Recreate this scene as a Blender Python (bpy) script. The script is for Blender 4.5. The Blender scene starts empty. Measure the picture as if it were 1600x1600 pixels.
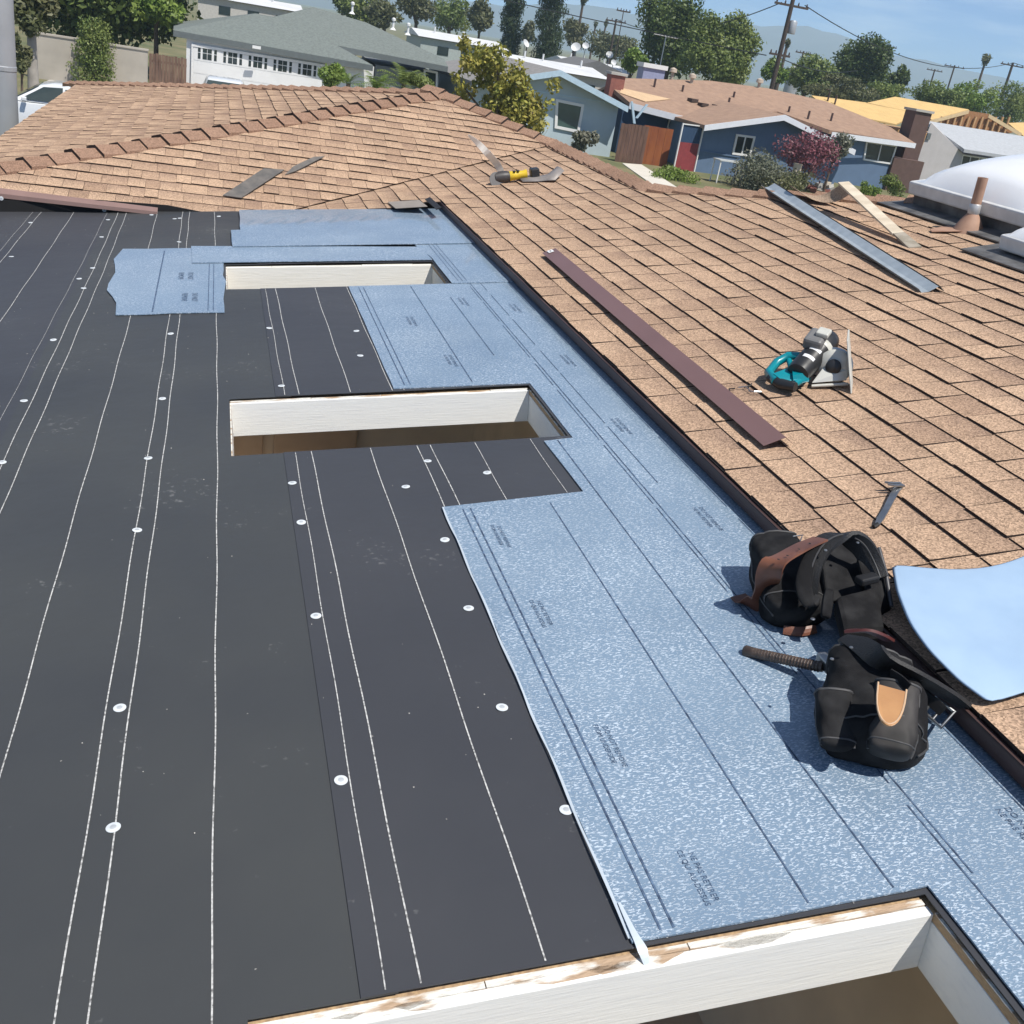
import bpy, math, random
import numpy as np
from mathutils import Matrix, Vector
random.seed(7); RNG = np.random.default_rng(11)
S = bpy.context.scene; COL = S.collection
A = lambda *v: np.array(v, float)
def nrm(v): return v / np.linalg.norm(v)

# ------------------------------------------------------------------ camera
FPX = 1606.0; CZ = 4.5; HD = 1.44          # focal length in photo pixels, eye height, eye above the low roof
CAM = A(0, 0, CZ)
def cray(p): return A((p[0]-800)/FPX, -(p[1]-800)/FPX, -1)
_u = nrm(cray((340, -20)))                  # the roof's long direction: world +Y
_w = nrm(cray((7265, 320))); _w = nrm(_w-_u*(_w@_u)); _n = np.cross(_w, _u)
_q = nrm(cray((1430, 168))); _r = nrm(_q-_u*(_q@_u)); _g = np.cross(_r, _u)
MC = np.array([_r, _u, _g])                 # camera -> world
def ray(p): return MC @ cray(p)
def hit(p, P0, N):
    d = ray(p); return CAM + d*(((np.asarray(P0)-CAM)@N)/(d@N))
cd = bpy.data.cameras.new('camera'); cam = bpy.data.objects.new('camera', cd); COL.objects.link(cam)
cd.sensor_width = 36; cd.lens = 36*FPX/1600; cd.clip_start = .05; cd.clip_end = 40000
cam.matrix_world = Matrix.Translation(CAM) @ Matrix(MC.tolist()).to_4x4()
S.camera = cam

# ------------------------------------------------------------------ sky, sun, exposure
SUN = nrm(A(.23, -.43, .90))                # towards the sun
wd = bpy.data.worlds.new('World'); S.world = wd; wd.use_nodes = True
nt = wd.node_tree; nt.nodes.clear()
def nn(t, ty, **k):
    n = t.nodes.new(ty)
    for a, v in k.items(): setattr(n, a, v)
    return n
sk = nn(nt, 'ShaderNodeTexSky', sky_type='NISHITA', sun_disc=False)
sk.sun_elevation = math.asin(SUN[2]); sk.sun_rotation = math.atan2(SUN[0], SUN[1])
sk.air_density = .42; sk.dust_density = 0; sk.ozone_density = 9.0; sk.altitude = 0
tc = nn(nt, 'ShaderNodeTexCoord'); mp = nn(nt, 'ShaderNodeMapping'); mp.inputs['Scale'].default_value = (2.2, 2.2, 16)
mp.inputs['Rotation'].default_value = (.06, .05, .5)
nz = nn(nt, 'ShaderNodeTexNoise'); nz.inputs['Scale'].default_value = 2.3; nz.inputs['Detail'].default_value = 7; nz.inputs['Roughness'].default_value = .55
cr = nn(nt, 'ShaderNodeValToRGB'); cr.color_ramp.elements[0].position = .47; cr.color_ramp.elements[1].position = .78
cr.color_ramp.elements[1].color = (.62, .62, .62, 1)
mx = nn(nt, 'ShaderNodeMix', data_type='RGBA'); mx.inputs['B'].default_value = (8.6, 9.2, 9.8, 1)
bg = nn(nt, 'ShaderNodeBackground'); bg.inputs['Strength'].default_value = .115
ow = nn(nt, 'ShaderNodeOutputWorld')
for a, b in ((tc.outputs['Generated'], mp.inputs[0]), (mp.outputs[0], nz.inputs['Vector']), (nz.outputs[0], cr.inputs[0]), (cr.outputs[0], mx.inputs['Factor']),
             (sk.outputs[0], mx.inputs['A']), (mx.outputs['Result'], bg.inputs[0]), (bg.outputs[0], ow.inputs[0])): nt.links.new(a, b)
sl = bpy.data.lights.new('sun', 'SUN'); so = bpy.data.objects.new('sun', sl); COL.objects.link(so)
sl.energy = 4.6; sl.angle = math.radians(.53); sl.color = (1, .95, .88)
so.rotation_euler = Vector((-SUN).tolist()).to_track_quat('-Z', 'Y').to_euler(); so.location = (0, 0, 30)
S.view_settings.view_transform = 'Standard'; S.view_settings.look = 'None'; S.view_settings.exposure = .30; S.view_settings.gamma = 1
S.render.engine = 'CYCLES'; S.cycles.volume_bounces = 4

# ------------------------------------------------------------------ materials
MATS = {}
def mat(name, col, rough=.7, metal=0, var=.12, scale=6, bump=0, bscale=40, col2=None, mode='noise', spec=.5, stretch=None, coat=0, detail=6, bdist=.01, thr=(.35, .65)):
    """Principled colour broken up by noise between col and col2 (or col darkened by var), with fine bump."""
    if name in MATS: return MATS[name]
    m = bpy.data.materials.new(name); m.use_nodes = True; t = m.node_tree; b = t.nodes['Principled BSDF']
    b.inputs['Roughness'].default_value = rough; b.inputs['Metallic'].default_value = metal
    b.inputs['Specular IOR Level'].default_value = spec; b.inputs['Coat Weight'].default_value = coat
    c1 = tuple(col)+(1,); c2 = tuple(col2)+(1,) if col2 else tuple(max(0, c*(1-var)) for c in col)+(1,)
    tx = nn(t, 'ShaderNodeTexCoord'); mpn = nn(t, 'ShaderNodeMapping'); t.links.new(tx.outputs['Object'], mpn.inputs[0])
    if stretch: mpn.inputs['Scale'].default_value = stretch
    no = nn(t, 'ShaderNodeTexNoise'); no.inputs['Scale'].default_value = scale; no.inputs['Detail'].default_value = detail
    t.links.new(mpn.outputs[0], no.inputs['Vector'])
    rp = nn(t, 'ShaderNodeValToRGB'); rp.color_ramp.elements[0].position = thr[0]; rp.color_ramp.elements[1].position = thr[1]
    rp.color_ramp.elements[0].color = c2; rp.color_ramp.elements[1].color = c1
    t.links.new(no.outputs[0], rp.inputs[0]); t.links.new(rp.outputs[0], b.inputs['Base Color'])
    if bump:
        n2 = nn(t, 'ShaderNodeTexNoise'); n2.inputs['Scale'].default_value = bscale; n2.inputs['Detail'].default_value = 4
        t.links.new(mpn.outputs[0], n2.inputs['Vector'])
        bp = nn(t, 'ShaderNodeBump'); bp.inputs['Strength'].default_value = bump; bp.inputs['Distance'].default_value = bdist
        t.links.new(n2.outputs[0], bp.inputs['Height']); t.links.new(bp.outputs[0], b.inputs['Normal'])
    MATS[name] = m; return m

def shingle_mat(name, light, dark, brown, grain=220):
    """Granule-covered shingle: tone per tab and a darker printed band come from the mesh attribute 'tab'."""
    m = bpy.data.materials.new(name); m.use_nodes = True; t = m.node_tree; b = t.nodes['Principled BSDF']
    b.inputs['Roughness'].default_value = .95; b.inputs['Specular IOR Level'].default_value = .115
    at = nn(t, 'ShaderNodeAttribute', attribute_name='tab'); sp = nn(t, 'ShaderNodeSeparateColor'); t.links.new(at.outputs['Color'], sp.inputs[0])
    tx = nn(t, 'ShaderNodeTexCoord')
    n1 = nn(t, 'ShaderNodeTexNoise'); n1.inputs['Scale'].default_value = 9; n1.inputs['Detail'].default_value = 5
    n2 = nn(t, 'ShaderNodeTexVoronoi'); n2.inputs['Scale'].default_value = grain
    n3 = nn(t, 'ShaderNodeTexNoise'); n3.inputs['Scale'].default_value = 1.1; n3.inputs['Detail'].default_value = 3
    for n in (n1, n2, n3): t.links.new(tx.outputs['Object'], n.inputs['Vector'])
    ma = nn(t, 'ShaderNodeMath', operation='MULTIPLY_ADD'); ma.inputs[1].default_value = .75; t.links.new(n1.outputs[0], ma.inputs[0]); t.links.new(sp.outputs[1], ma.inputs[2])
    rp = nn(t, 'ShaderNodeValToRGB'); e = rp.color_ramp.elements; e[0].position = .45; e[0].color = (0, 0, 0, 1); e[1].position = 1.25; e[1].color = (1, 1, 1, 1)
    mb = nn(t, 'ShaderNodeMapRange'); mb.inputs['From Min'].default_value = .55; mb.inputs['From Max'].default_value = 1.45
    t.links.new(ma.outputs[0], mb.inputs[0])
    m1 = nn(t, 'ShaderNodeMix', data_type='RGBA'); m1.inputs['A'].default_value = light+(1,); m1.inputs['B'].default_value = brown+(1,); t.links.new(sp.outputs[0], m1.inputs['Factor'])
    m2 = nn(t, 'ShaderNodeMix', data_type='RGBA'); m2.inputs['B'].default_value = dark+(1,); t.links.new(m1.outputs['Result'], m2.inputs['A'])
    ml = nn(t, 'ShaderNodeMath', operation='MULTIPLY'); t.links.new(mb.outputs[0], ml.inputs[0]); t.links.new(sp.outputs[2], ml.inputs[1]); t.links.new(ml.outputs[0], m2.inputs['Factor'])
    # granules: each Voronoi cell a little lighter or darker
    sg = nn(t, 'ShaderNodeSeparateColor'); t.links.new(n2.outputs['Color'], sg.inputs[0])
    mg = nn(t, 'ShaderNodeMapRange'); mg.inputs['To Min'].default_value = .55; mg.inputs['To Max'].default_value = 1.45; t.links.new(sg.outputs[0], mg.inputs[0])
    mw = nn(t, 'ShaderNodeMapRange'); mw.inputs['To Min'].default_value = .82; mw.inputs['To Max'].default_value = 1.18; t.links.new(n3.outputs[0], mw.inputs[0])
    mm = nn(t, 'ShaderNodeMath', operation='MULTIPLY'); t.links.new(mg.outputs[0], mm.inputs[0]); t.links.new(mw.outputs[0], mm.inputs[1])
    hs = nn(t, 'ShaderNodeMix', data_type='RGBA', blend_type='MULTIPLY'); hs.inputs['Factor'].default_value = 1
    t.links.new(m2.outputs['Result'], hs.inputs['A']); t.links.new(mm.outputs[0], hs.inputs['B'])
    t.links.new(hs.outputs['Result'], b.inputs['Base Color'])
    bp = nn(t, 'ShaderNodeBump'); bp.inputs['Strength'].default_value = .5; bp.inputs['Distance'].default_value = .002
    t.links.new(sg.outputs[0], bp.inputs['Height']); t.links.new(bp.outputs[0], b.inputs['Normal'])
    MATS[name] = m; return m

# ------------------------------------------------------------------ mesh helpers
def smooth_path(path, *chan, k=4):
    """Catmull-Rom through the points; other per-point values are interpolated alongside."""
    P = [np.array(p, float) for p in path]; n = len(P)
    if n < 3: return (P,)+tuple([list(c) for c in chan])
    out = []; oc = [[] for _ in chan]
    for i in range(n-1):
        p0, p1, p2, p3 = P[max(i-1, 0)], P[i], P[i+1], P[min(i+2, n-1)]
        for j in range(k):
            t = j/k; out.append(.5*(2*p1+(p2-p0)*t+(2*p0-5*p1+4*p2-p3)*t*t+(3*p1-p0-3*p2+p3)*t**3))
            for q, c in zip(oc, chan): q.append(np.array(c[i])*(1-t)+np.array(c[i+1])*t)
    out.append(P[-1])
    for q, c in zip(oc, chan): q.append(np.array(c[-1]))
    return (out,)+tuple(oc)
class B:
    def __init__(s): s.v = []; s.f = []; s.a = []; s.mi = []
    def add(s, vs, fs, attr=None):
        o = len(s.v); s.v += [tuple(map(float, x)) for x in vs]; s.f += [tuple(i+o for i in f) for f in fs]
        if attr is not None: s.a += (attr if isinstance(attr, list) else [attr]*len(vs))
        return s
    def box(s, lo, hi, M=None):
        v = [(x, y, z) for x in (lo[0], hi[0]) for y in (lo[1], hi[1]) for z in (lo[2], hi[2])]
        if M is not None: v = [tuple(M @ Vector(p)) for p in v]
        return s.add(v, [(0, 1, 3, 2), (4, 6, 7, 5), (0, 4, 5, 1), (2, 3, 7, 6), (0, 2, 6, 4), (1, 5, 7, 3)])
    def cbox(s, c, size, M=None):
        c = np.array(c); h = np.array(size)/2
        if M is None: return s.box(c-h, c+h)
        return s.box(-h, h, Matrix.Translation(c.tolist()) @ M.to_4x4())
    def prism(s, pts, vec):
        """Polygon pts (3D) pushed along vec."""
        n = len(pts); p = [np.array(q, float) for q in pts]; vec = np.array(vec, float)
        return s.add(p+[q+vec for q in p], [tuple(range(n))[::-1], tuple(range(n, 2*n))]+[(i, (i+1) % n, n+(i+1) % n, n+i) for i in range(n)])
    def loft(s, rings, cap=True, closed=True):
        n = len(rings[0]); fs = []
        m = n if closed else n-1
        for k in range(len(rings)-1):
            for i in range(m): fs.append((k*n+i, k*n+(i+1) % n, (k+1)*n+(i+1) % n, (k+1)*n+i))
        if cap and closed: fs += [tuple(range(n))[::-1], tuple(range((len(rings)-1)*n, len(rings)*n))]
        return s.add([p for r in rings for p in r], fs)
    def tube(s, path, r, n=8, cap=True, flat=1.0):
        P = [np.array(p, float) for p in path]; rings = []; up = A(.13, .21, .97)
        for i, p in enumerate(P):
            d = nrm(P[min(i+1, len(P)-1)]-P[max(i-1, 0)]); a = np.cross(d, up)
            if np.linalg.norm(a) < 1e-3: a = np.cross(d, A(1, 0, 0))
            a = nrm(a); b = np.cross(a, d); rr = r[i] if isinstance(r, (list, tuple)) else r
            rings.append([p+rr*(math.cos(t)*a+flat*math.sin(t)*b) for t in np.linspace(0, 2*math.pi, n, endpoint=False)])
        return s.loft(rings, cap)
    def strap(s, path, wid, th, up):
        """Flat band along path: width along the per-point vector up, thickness th."""
        P, U_, W_ = smooth_path(path, up if isinstance(up, list) else [up]*len(path), wid if isinstance(wid, list) else [wid]*len(path)); up = U_; wid = W_; rings = []
        for i, p in enumerate(P):
            d = nrm(P[min(i+1, len(P)-1)]-P[max(i-1, 0)]); U = np.array(up[i] if isinstance(up, list) else up, float); U = nrm(U-d*(U@d)); N = np.cross(d, U)
            w = wid[i] if isinstance(wid, list) else wid
            rings.append([p+U*w/2+N*th/2, p+U*w*.2+N*th*.7, p-U*w*.2+N*th*.7, p-U*w/2+N*th/2, p-U*w/2-N*th/2, p+U*w/2-N*th/2])
        return s.loft(rings)
    def lathe(s, prof, n=24, M=None, cap=True):
        M = M or Matrix(); rings = [[tuple(M @ Vector((r*math.cos(t), r*math.sin(t), z))) for t in np.linspace(0, 2*math.pi, n, endpoint=False)] for r, z in prof]
        return s.loft(rings, cap)
    def build(s, name, m, parent=None, smooth=None, bevel=0, sub=0, mesh=None):
        me = bpy.data.meshes.new(name); me.from_pydata(s.v, [], s.f)
        if s.a:
            at = me.attributes.new('tab', 'FLOAT_COLOR', 'POINT'); at.data.foreach_set('color', np.array([x+(1,) for x in s.a], 'f').ravel())
        me.update()
        if smooth is not None:
            me.polygons.foreach_set('use_smooth', [True]*len(me.polygons)); me.set_sharp_from_angle(angle=math.radians(smooth))
        for x in (m if isinstance(m, (list, tuple)) else [m]): me.materials.append(x)
        if s.mi: me.polygons.foreach_set('material_index', s.mi)
        o = bpy.data.objects.new(name, me); COL.objects.link(o); o.parent = parent
        if bevel:
            d = o.modifiers.new('bevel', 'BEVEL'); d.width = bevel; d.segments = 2; d.limit_method = 'ANGLE'
        if sub:
            d = o.modifiers.new('sub', 'SUBSURF'); d.levels = d.render_levels = sub
        return o
def tag(o, label=None, cat=None, group=None, kind=None):
    if label: o['label'] = label
    if cat: o['category'] = cat
    if group: o['group'] = group
    if kind: o['kind'] = kind
    return o
def thing(name, label, cat, M=None, group=None, loc=None):
    o = bpy.data.objects.new(name, None); COL.objects.link(o); o.empty_display_size = .1
    if M is not None: o.matrix_world = M
    if loc is not None: o.location = [float(x) for x in loc]
    return tag(o, label, cat, group)
def frame(O, X, Y, Z):
    m = Matrix.Identity(4)
    for i, c in enumerate((X, Y, Z)):
        for j in range(3): m[j][i] = float(c[j])
    for j in range(3): m[j][3] = float(O[j])
    return m
class Frame:
    """A roof plane with local axes; P(px,py,n) = local point on the plane lifted n that the photo pixel looks at."""
    def __init__(s, O, X, Y):
        s.O = np.array(O, float); s.X = nrm(np.array(X, float)); Y = np.array(Y, float); s.Y = nrm(Y-s.X*(s.X@Y)); s.N = np.cross(s.X, s.Y); s.M = frame(s.O, s.X, s.Y, s.N)
    def loc(s, w): d = np.asarray(w)-s.O; return A(d@s.X, d@s.Y, d@s.N)
    def wor(s, l): return s.O+s.X*l[0]+s.Y*l[1]+s.N*l[2]
    def P(s, px, py, n=0): return s.loc(hit((px, py), s.O+s.N*n, s.N))
def rotm(z=0, x=0, y=0): return Matrix.Rotation(z, 4, 'Z') @ Matrix.Rotation(y, 4, 'Y') @ Matrix.Rotation(x, 4, 'X')
def clip(poly, p, n):
    """Keep the part of a 2D polygon where (q-p).n >= 0."""
    out = []; k = len(poly)
    for i in range(k):
        a, b = poly[i], poly[(i+1) % k]; da = (a[0]-p[0])*n[0]+(a[1]-p[1])*n[1]; db = (b[0]-p[0])*n[0]+(b[1]-p[1])*n[1]
        if da >= 0: out.append(a)
        if da*db < 0:
            t = da/(da-db); out.append((a[0]+(b[0]-a[0])*t, a[1]+(b[1]-a[1])*t))
    return out
def project(w):
    c = MC.T @ (np.asarray(w)-CAM)
    return (800+FPX*c[0]/-c[2], 800-FPX*c[1]/-c[2]) if c[2] < -.05 else (-9999, -9999)
# ------------------------------------------------------------------ roof planes of the house in front
ND = MC @ _n; WV = MC @ _w
DK = Frame(CAM-HD*ND, WV, A(0, 1, 0))                      # the low roof: x across, y away, z off the surface
PR = math.radians(12.8)
EAVE = DK.wor((1.505, 0, .079))                            # bottom edge of the shingles along the low roof
RF = Frame(EAVE, A(math.cos(PR), 0, math.sin(PR)), A(0, 1, 0))
JW = RF.wor(RF.P(868, 226)); KW = RF.wor(RF.P(1020, 297)); VW = RF.wor(RF.P(450, 332))
_fv = JW-VW
FF = Frame(A(0, 0, 0)+VW, A(1, 0, 0), A(0, _fv[1], _fv[2]))  # slope facing the camera
PW = FF.wor(FF.P(690, 146)); HW = FF.wor(FF.P(0, 262))
_gs = nrm(np.cross(PW-HW, A(0, 1, 0)));  _gs = _gs if _gs[2] > 0 else -_gs
GF = Frame(PW, np.cross(A(0, 1, 0), _gs), A(0, 1, 0))      # hip end facing left: x up the slope
FE = FF.loc(FF.wor(FF.P(120, 312)))[1]                     # eave of the facing slope (local y)
GE = .5*(GF.P(0, 220)[0]+GF.P(110, 136)[0])                # eave of the hip end (local x)
GFAR = GF.P(110, 131)                                      # far corner

M_SH = shingle_mat('shingle_granules', (.475, .33, .225), (.19, .128, .102), (.36, .242, .165))
M_CAP = shingle_mat('cap_granules', (.30, .192, .135), (.19, .118, .085), (.25, .155, .108))
M_BUTT = mat('asphalt_cut_edge', (.035, .022, .018), .9)
M_UNDER = mat('roof_felt_dark', (.03, .022, .02), .9)
M_WALLST = mat('stucco_tan', (.46, .38, .30), .9, bump=.3, bscale=90)
M_BROWN = mat('brown_painted_metal', (.185, .105, .098), .42, .0, .1, 3)
M_BROWNDK = mat('brown_painted_edge', (.075, .042, .038), .5, .0, .25, 5)

house = thing('house', 'tan shingled house with hipped roof wrapping round the low dark roof', 'house')
EXP = .138
tabs = []                                                   # (score, slope index, verts, attr)
def make_tabs(fr, along, x_range, y_range, clips, wid, thick, slope):
    """Rows of shingle tabs on a plane; along='y' means the courses run along local y and x climbs the slope."""
    lo, hi = x_range; row = 0; s = lo
    while s < hi:
        y = y_range[0]-random.random()*.3
        while y < y_range[1]:
            w = random.uniform(*wid)
            tooth = random.random() < .5
            j = random.uniform(-.003, .003); gp_ = (.0024, .001, .0016)[slope]; y0, y1 = y+gp_, y+w-gp_
            q = [(s+j, y0), (s+EXP+.012, y0), (s+EXP+.012, y1), (s+j+random.uniform(-.0025, .0025), y1)]
            if along == 'x': q = [(b, a) for a, b in q]
            y += w
            cy = q[0][1 if along == 'y' else 0]
            pl = q
            for c in clips:
                pt, n = c(q) if callable(c) else c
                pl = clip(pl, pt, n)
                if len(pl) < 3: break
            if len(pl) < 3: continue
            tb = (thick[1] if tooth else thick[0])+random.uniform(-.001, .002)
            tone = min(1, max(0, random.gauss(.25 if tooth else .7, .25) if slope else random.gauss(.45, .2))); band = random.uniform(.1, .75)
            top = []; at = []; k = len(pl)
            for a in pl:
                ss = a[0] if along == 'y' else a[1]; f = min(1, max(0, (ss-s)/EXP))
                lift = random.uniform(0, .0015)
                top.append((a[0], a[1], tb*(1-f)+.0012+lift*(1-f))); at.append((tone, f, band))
            v = top+[(a[0], a[1], -.004) for a in pl]
            area = sum(pl[i][0]*pl[(i+1) % k][1]-pl[(i+1) % k][0]*pl[i][1] for i in range(k))
            if area < 0:                                   # keep faces outward
                v = top[::-1]+[(a[0], a[1], -.004) for a in pl[::-1]]; at = at[::-1]
            cw = fr.wor(np.mean(top, axis=0)); px = project(cw); d = cw-CAM
            sc = abs(area)*abs(d@fr.N)/np.linalg.norm(d)**3 if -20 < px[0] < 1620 and -20 < px[1] < 1620 else 0
            fs = [tuple(range(k))]+[(i, k+i, k+(i+1) % k, (i+1) % k) for i in range(k)]
            tabs.append((sc, slope, v, fs, at+at))
        s += EXP; row += 1

# limits in the local frames
rJ, rK, rV = RF.loc(JW), RF.loc(KW), RF.loc(VW)
def r_top(q):
    if q[0][1] > rK[1]: return ((rJ[0], 0), (-1, 0))
    return ((rK[0], rK[1]), (-.7, -.7))
vd = (rJ-rV)[:2]; v_n = (vd[1], -vd[0])
rC = RF.P(672, 311)[1]                                      # where the low roof's cut ends
def r_eave(q): return ((0, 0), (1, 0)) if q[0][1] < 7.72 else ((rV[0]-.4, 0), (1, 0))
n0 = -8
make_tabs(RF, 'y', (n0*EXP, 6.2), (-.9, rJ[1]+.1), [r_top, (rV[:2], v_n), r_eave], (.145, .20), (.0045, .0088), 0)
fJ, fV, fP, fH = FF.loc(JW), FF.loc(VW), FF.loc(PW), FF.loc(HW)
fv = (fJ-fV)[:2]; fl = (fP-fH)[:2]; fr_ = (fJ-fP)[:2]
make_tabs(FF, 'x', (FE, fP[1]+.1), (fH[0]-1.2, fJ[0]+.1), [(fV[:2], (-fv[1], fv[0])), (fH[:2], (fl[1], -fl[0])), (fP[:2], (fr_[1], -fr_[0]))], (.09, .18), (.005, .010), 1)
gH = GF.loc(HW); gl = -gH[:2]; gf = -GFAR[:2]
make_tabs(GF, 'y', (GE, .1), (gH[1]-1.5, GFAR[1]+.6), [((0, 0), (-gl[1], gl[0])), ((0, 0), (gf[1], -gf[0]))], (.08, .16), (.006, .011), 2)
tabs.sort(key=lambda t: -t[0])
FRS = (RF, FF, GF); slopes = []
def slab(fr, poly, name):
    b = B(); p = [(a[0], a[1], -.006) for a in poly]; b.prism(p, (0, 0, -.06)); o = b.build(name, M_UNDER, house); o.matrix_world = fr.M; return o
yN = -1.0
s0 = slab(RF, [(-.0, yN), (rK[0]+(rK[1]-yN)*1.0, yN), (rK[0], rK[1]), (rJ[0], rJ[1]), (rV[0]-.2, rV[1]-.15), (rV[0]-.2, 7.83), (0, 7.83)], 'roof_slope')
e_y = FE
def xat(p, d, y): return p[0]+d[0]*(y-p[1])/d[1]
s1 = slab(FF, [(xat(fH, fl, e_y), e_y), (fV[0], e_y), (fV[0], fV[1]), (fJ[0], fJ[1]), (fP[0], fP[1])], 'roof_slope')
def yat(d, x): return d[1]*x/d[0]
s2 = slab(GF, [(GE, yat(gl, GE)), (0, 0), (GE, yat(gf, GE))], 'roof_slope')
slopes = [s0, s1, s2]
for k, t in enumerate(tabs[:300]):
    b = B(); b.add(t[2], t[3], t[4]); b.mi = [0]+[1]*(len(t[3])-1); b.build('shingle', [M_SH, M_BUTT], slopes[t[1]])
for i in range(3):
    b = B()
    for t in tabs[300:]:
        if t[1] == i: b.add(t[2], t[3], t[4]); b.mi += [0]+[1]*(len(t[3])-1)
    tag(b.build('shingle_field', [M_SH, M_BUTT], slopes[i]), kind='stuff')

# hidden back slopes, so that the roof is closed from the side
def tri(name, pts, m, off=A(0, 0, -.06)):
    b = B(); b.prism(pts, off); return b.build(name, m, house)
eR = A(JW[0]+1.75, 0, 0)
zE = PW[2]-.85
far_c = GF.wor(GFAR); corner_r = A(PW[0]+3.4, far_c[1], zE)
tri('back_slope', [PW, JW, KW, A(KW[0]+1.6, KW[1]-.1, zE+.2), A(KW[0]+1.6, PW[1]+3, zE)], M_CAP)
tri('back_slope', [PW, A(KW[0]+1.6, PW[1]+3, zE), A(far_c[0], far_c[1], far_c[2]-.02)], M_CAP)
kx = 3.6
KE = RF.wor((rK[0]+kx, rK[1]-kx*math.cos(0), 0))
tri('back_slope', [KW, KE, KE+A(3, 6, -1.3), KW+A(1.6, .8, -.3)], M_CAP)
# cap shingles: a bent tile at each step
def caps(p0, p1, nl, nr, step=.16, hw=.125, first=0):
    """p0 low end, p1 high end; nl/nr = downhill directions left and right of the line."""
    p0, p1 = np.array(p0), np.array(p1); d = nrm(p1-p0); L = np.linalg.norm(p1-p0); k = first; up = nrm(np.cross(nr, d)); up = up if up[2] > 0 else -up
    while k*step < L:
        a = p0+d*k*step; b_ = a+d*(step+.03); l = hw*random.uniform(.93, 1.07)
        sec = lambda c, h, ww: [c+nl*ww+A(0, 0, h), c+nl*ww*.45+A(0, 0, h+.010), c+A(0, 0, h+.018), c+nr*ww*.45+A(0, 0, h+.010), c+nr*ww+A(0, 0, h)]
        t = .027+random.uniform(-.003, .006)
        top0, top1 = sec(a, t, l), sec(b_, .005, l*.96); bot0 = [q-A(0, 0, t+.02) for q in top0]; bot1 = [q-A(0, 0, .02) for q in top1]
        b = B(); v = top0+top1+bot0+bot1; tone = min(1, max(0, random.gauss(.5, .25)))
        fs = [(i, i+1, 6+i, 5+i) for i in range(4)]+[(i, 10+i, 11+i, i+1) for i in range(4)]+[(5+i, 6+i, 16+i, 15+i) for i in range(4)]+[(0, 5, 15, 10), (4, 14, 19, 9)]
        b.add(v, fs, [(tone, random.uniform(0, .3), .4)]*len(v)); b.mi = [0]*4+[1]*4+[0]*6; b.build('cap_shingle', [M_CAP, M_BUTT], house); k += 1
dnF = -FF.Y; dnG = -GF.X; dnR = -RF.X; dnE = A(.95, 0, -.3); dnB = A(0, .95, -.3)
def perp(dn, line): d = nrm(line); v = dn-d*(dn@d); return nrm(v)
HL = FF.wor((xat(fH, fl, e_y), e_y, 0))
caps(HL, PW, perp(dnG, PW-HL), perp(dnF, PW-HL), step=.185)
caps(JW, PW, perp(dnF, PW-JW), perp(dnE, PW-JW), step=.18)
caps(JW, KW, perp(dnR, KW-JW), perp(dnE, KW-JW), step=.15)
fc = GF.wor(GFAR); caps(fc, PW, perp(dnG, PW-fc), perp(dnB, PW-fc), step=.17)
caps(KW, KE, perp(dnR, KE-KW), perp(dnB, KE-KW), step=.2)
# cut valley: line of trimmed shingle edge laid over the facing slope
b = B()
for i in range(14):
    t0, t1 = i/14, (i+1)/14+.004; a = VW+(JW-VW)*t0; c = VW+(JW-VW)*t1; n = nrm(RF.N+FF.N); sd = perp(A(.9, -.7, 0), JW-VW); o = n*(.012+.004*random.random())
    b.prism([a+o*.2, c+o*.2, c+sd*.014+o, a+sd*.014+o], n*.004)
b.build('valley_edge', M_BUTT, house)
# drip edges, fascias and walls
b = B(); b.box((-.012, yN, -.052), (-.004, rC, -.002)); b.box((-.012, yN, -.0075), (.06, rC, -.0045))
o = b.build('drip_edge', M_BROWNDK, house); o.matrix_world = RF.M
b = B(); b.box((.03, yN, -.3), (.06, rC-.02, -.066)); o = b.build('fascia', M_UNDER, house); o.matrix_world = RF.M
fx0, fx1 = xat(fH, fl, e_y), fV[0]
b = B(); b.box((fx0-.05, e_y-.012, -.05), (fx1, e_y-.004, -.004)); o = b.build('drip_edge', M_BROWNDK, house); o.matrix_world = FF.M
b = B(); b.box((fx0, e_y+.06, -.45), (fx1+1, e_y+.09, -.068)); o = b.build('fascia', M_UNDER, house); o.matrix_world = FF.M
ge = [GF.wor((GE, yat(gl, GE), 0)), GF.wor((GE, yat(gf, GE), 0))]
b = B(); b.box((GE-.012, yat(gl, GE), -.06), (GE-.003, yat(gf, GE), .004)); o = b.build('drip_edge', mat('drip_edge_tan', (.55, .42, .33), .6), house); o.matrix_world = GF.M
def wallbox(lo, hi): b = B(); b.box(lo, hi); return b.build('wall', M_WALLST, house)
gx = ge[0][0]+.35; fy = FF.wor((0, FE, 0))[1]+.45
wallbox((gx, fy, 0), (PW[0]+1.5, far_c[1]-.5, HL[2]-.1)); 
wallbox((EAVE[0]+.45, -3, 0), (7.5, 2.2, EAVE[2]-.1)); wallbox((EAVE[0]+.45, 2.2, 0), (4.6, fy, EAVE[2]-.1))

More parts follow.
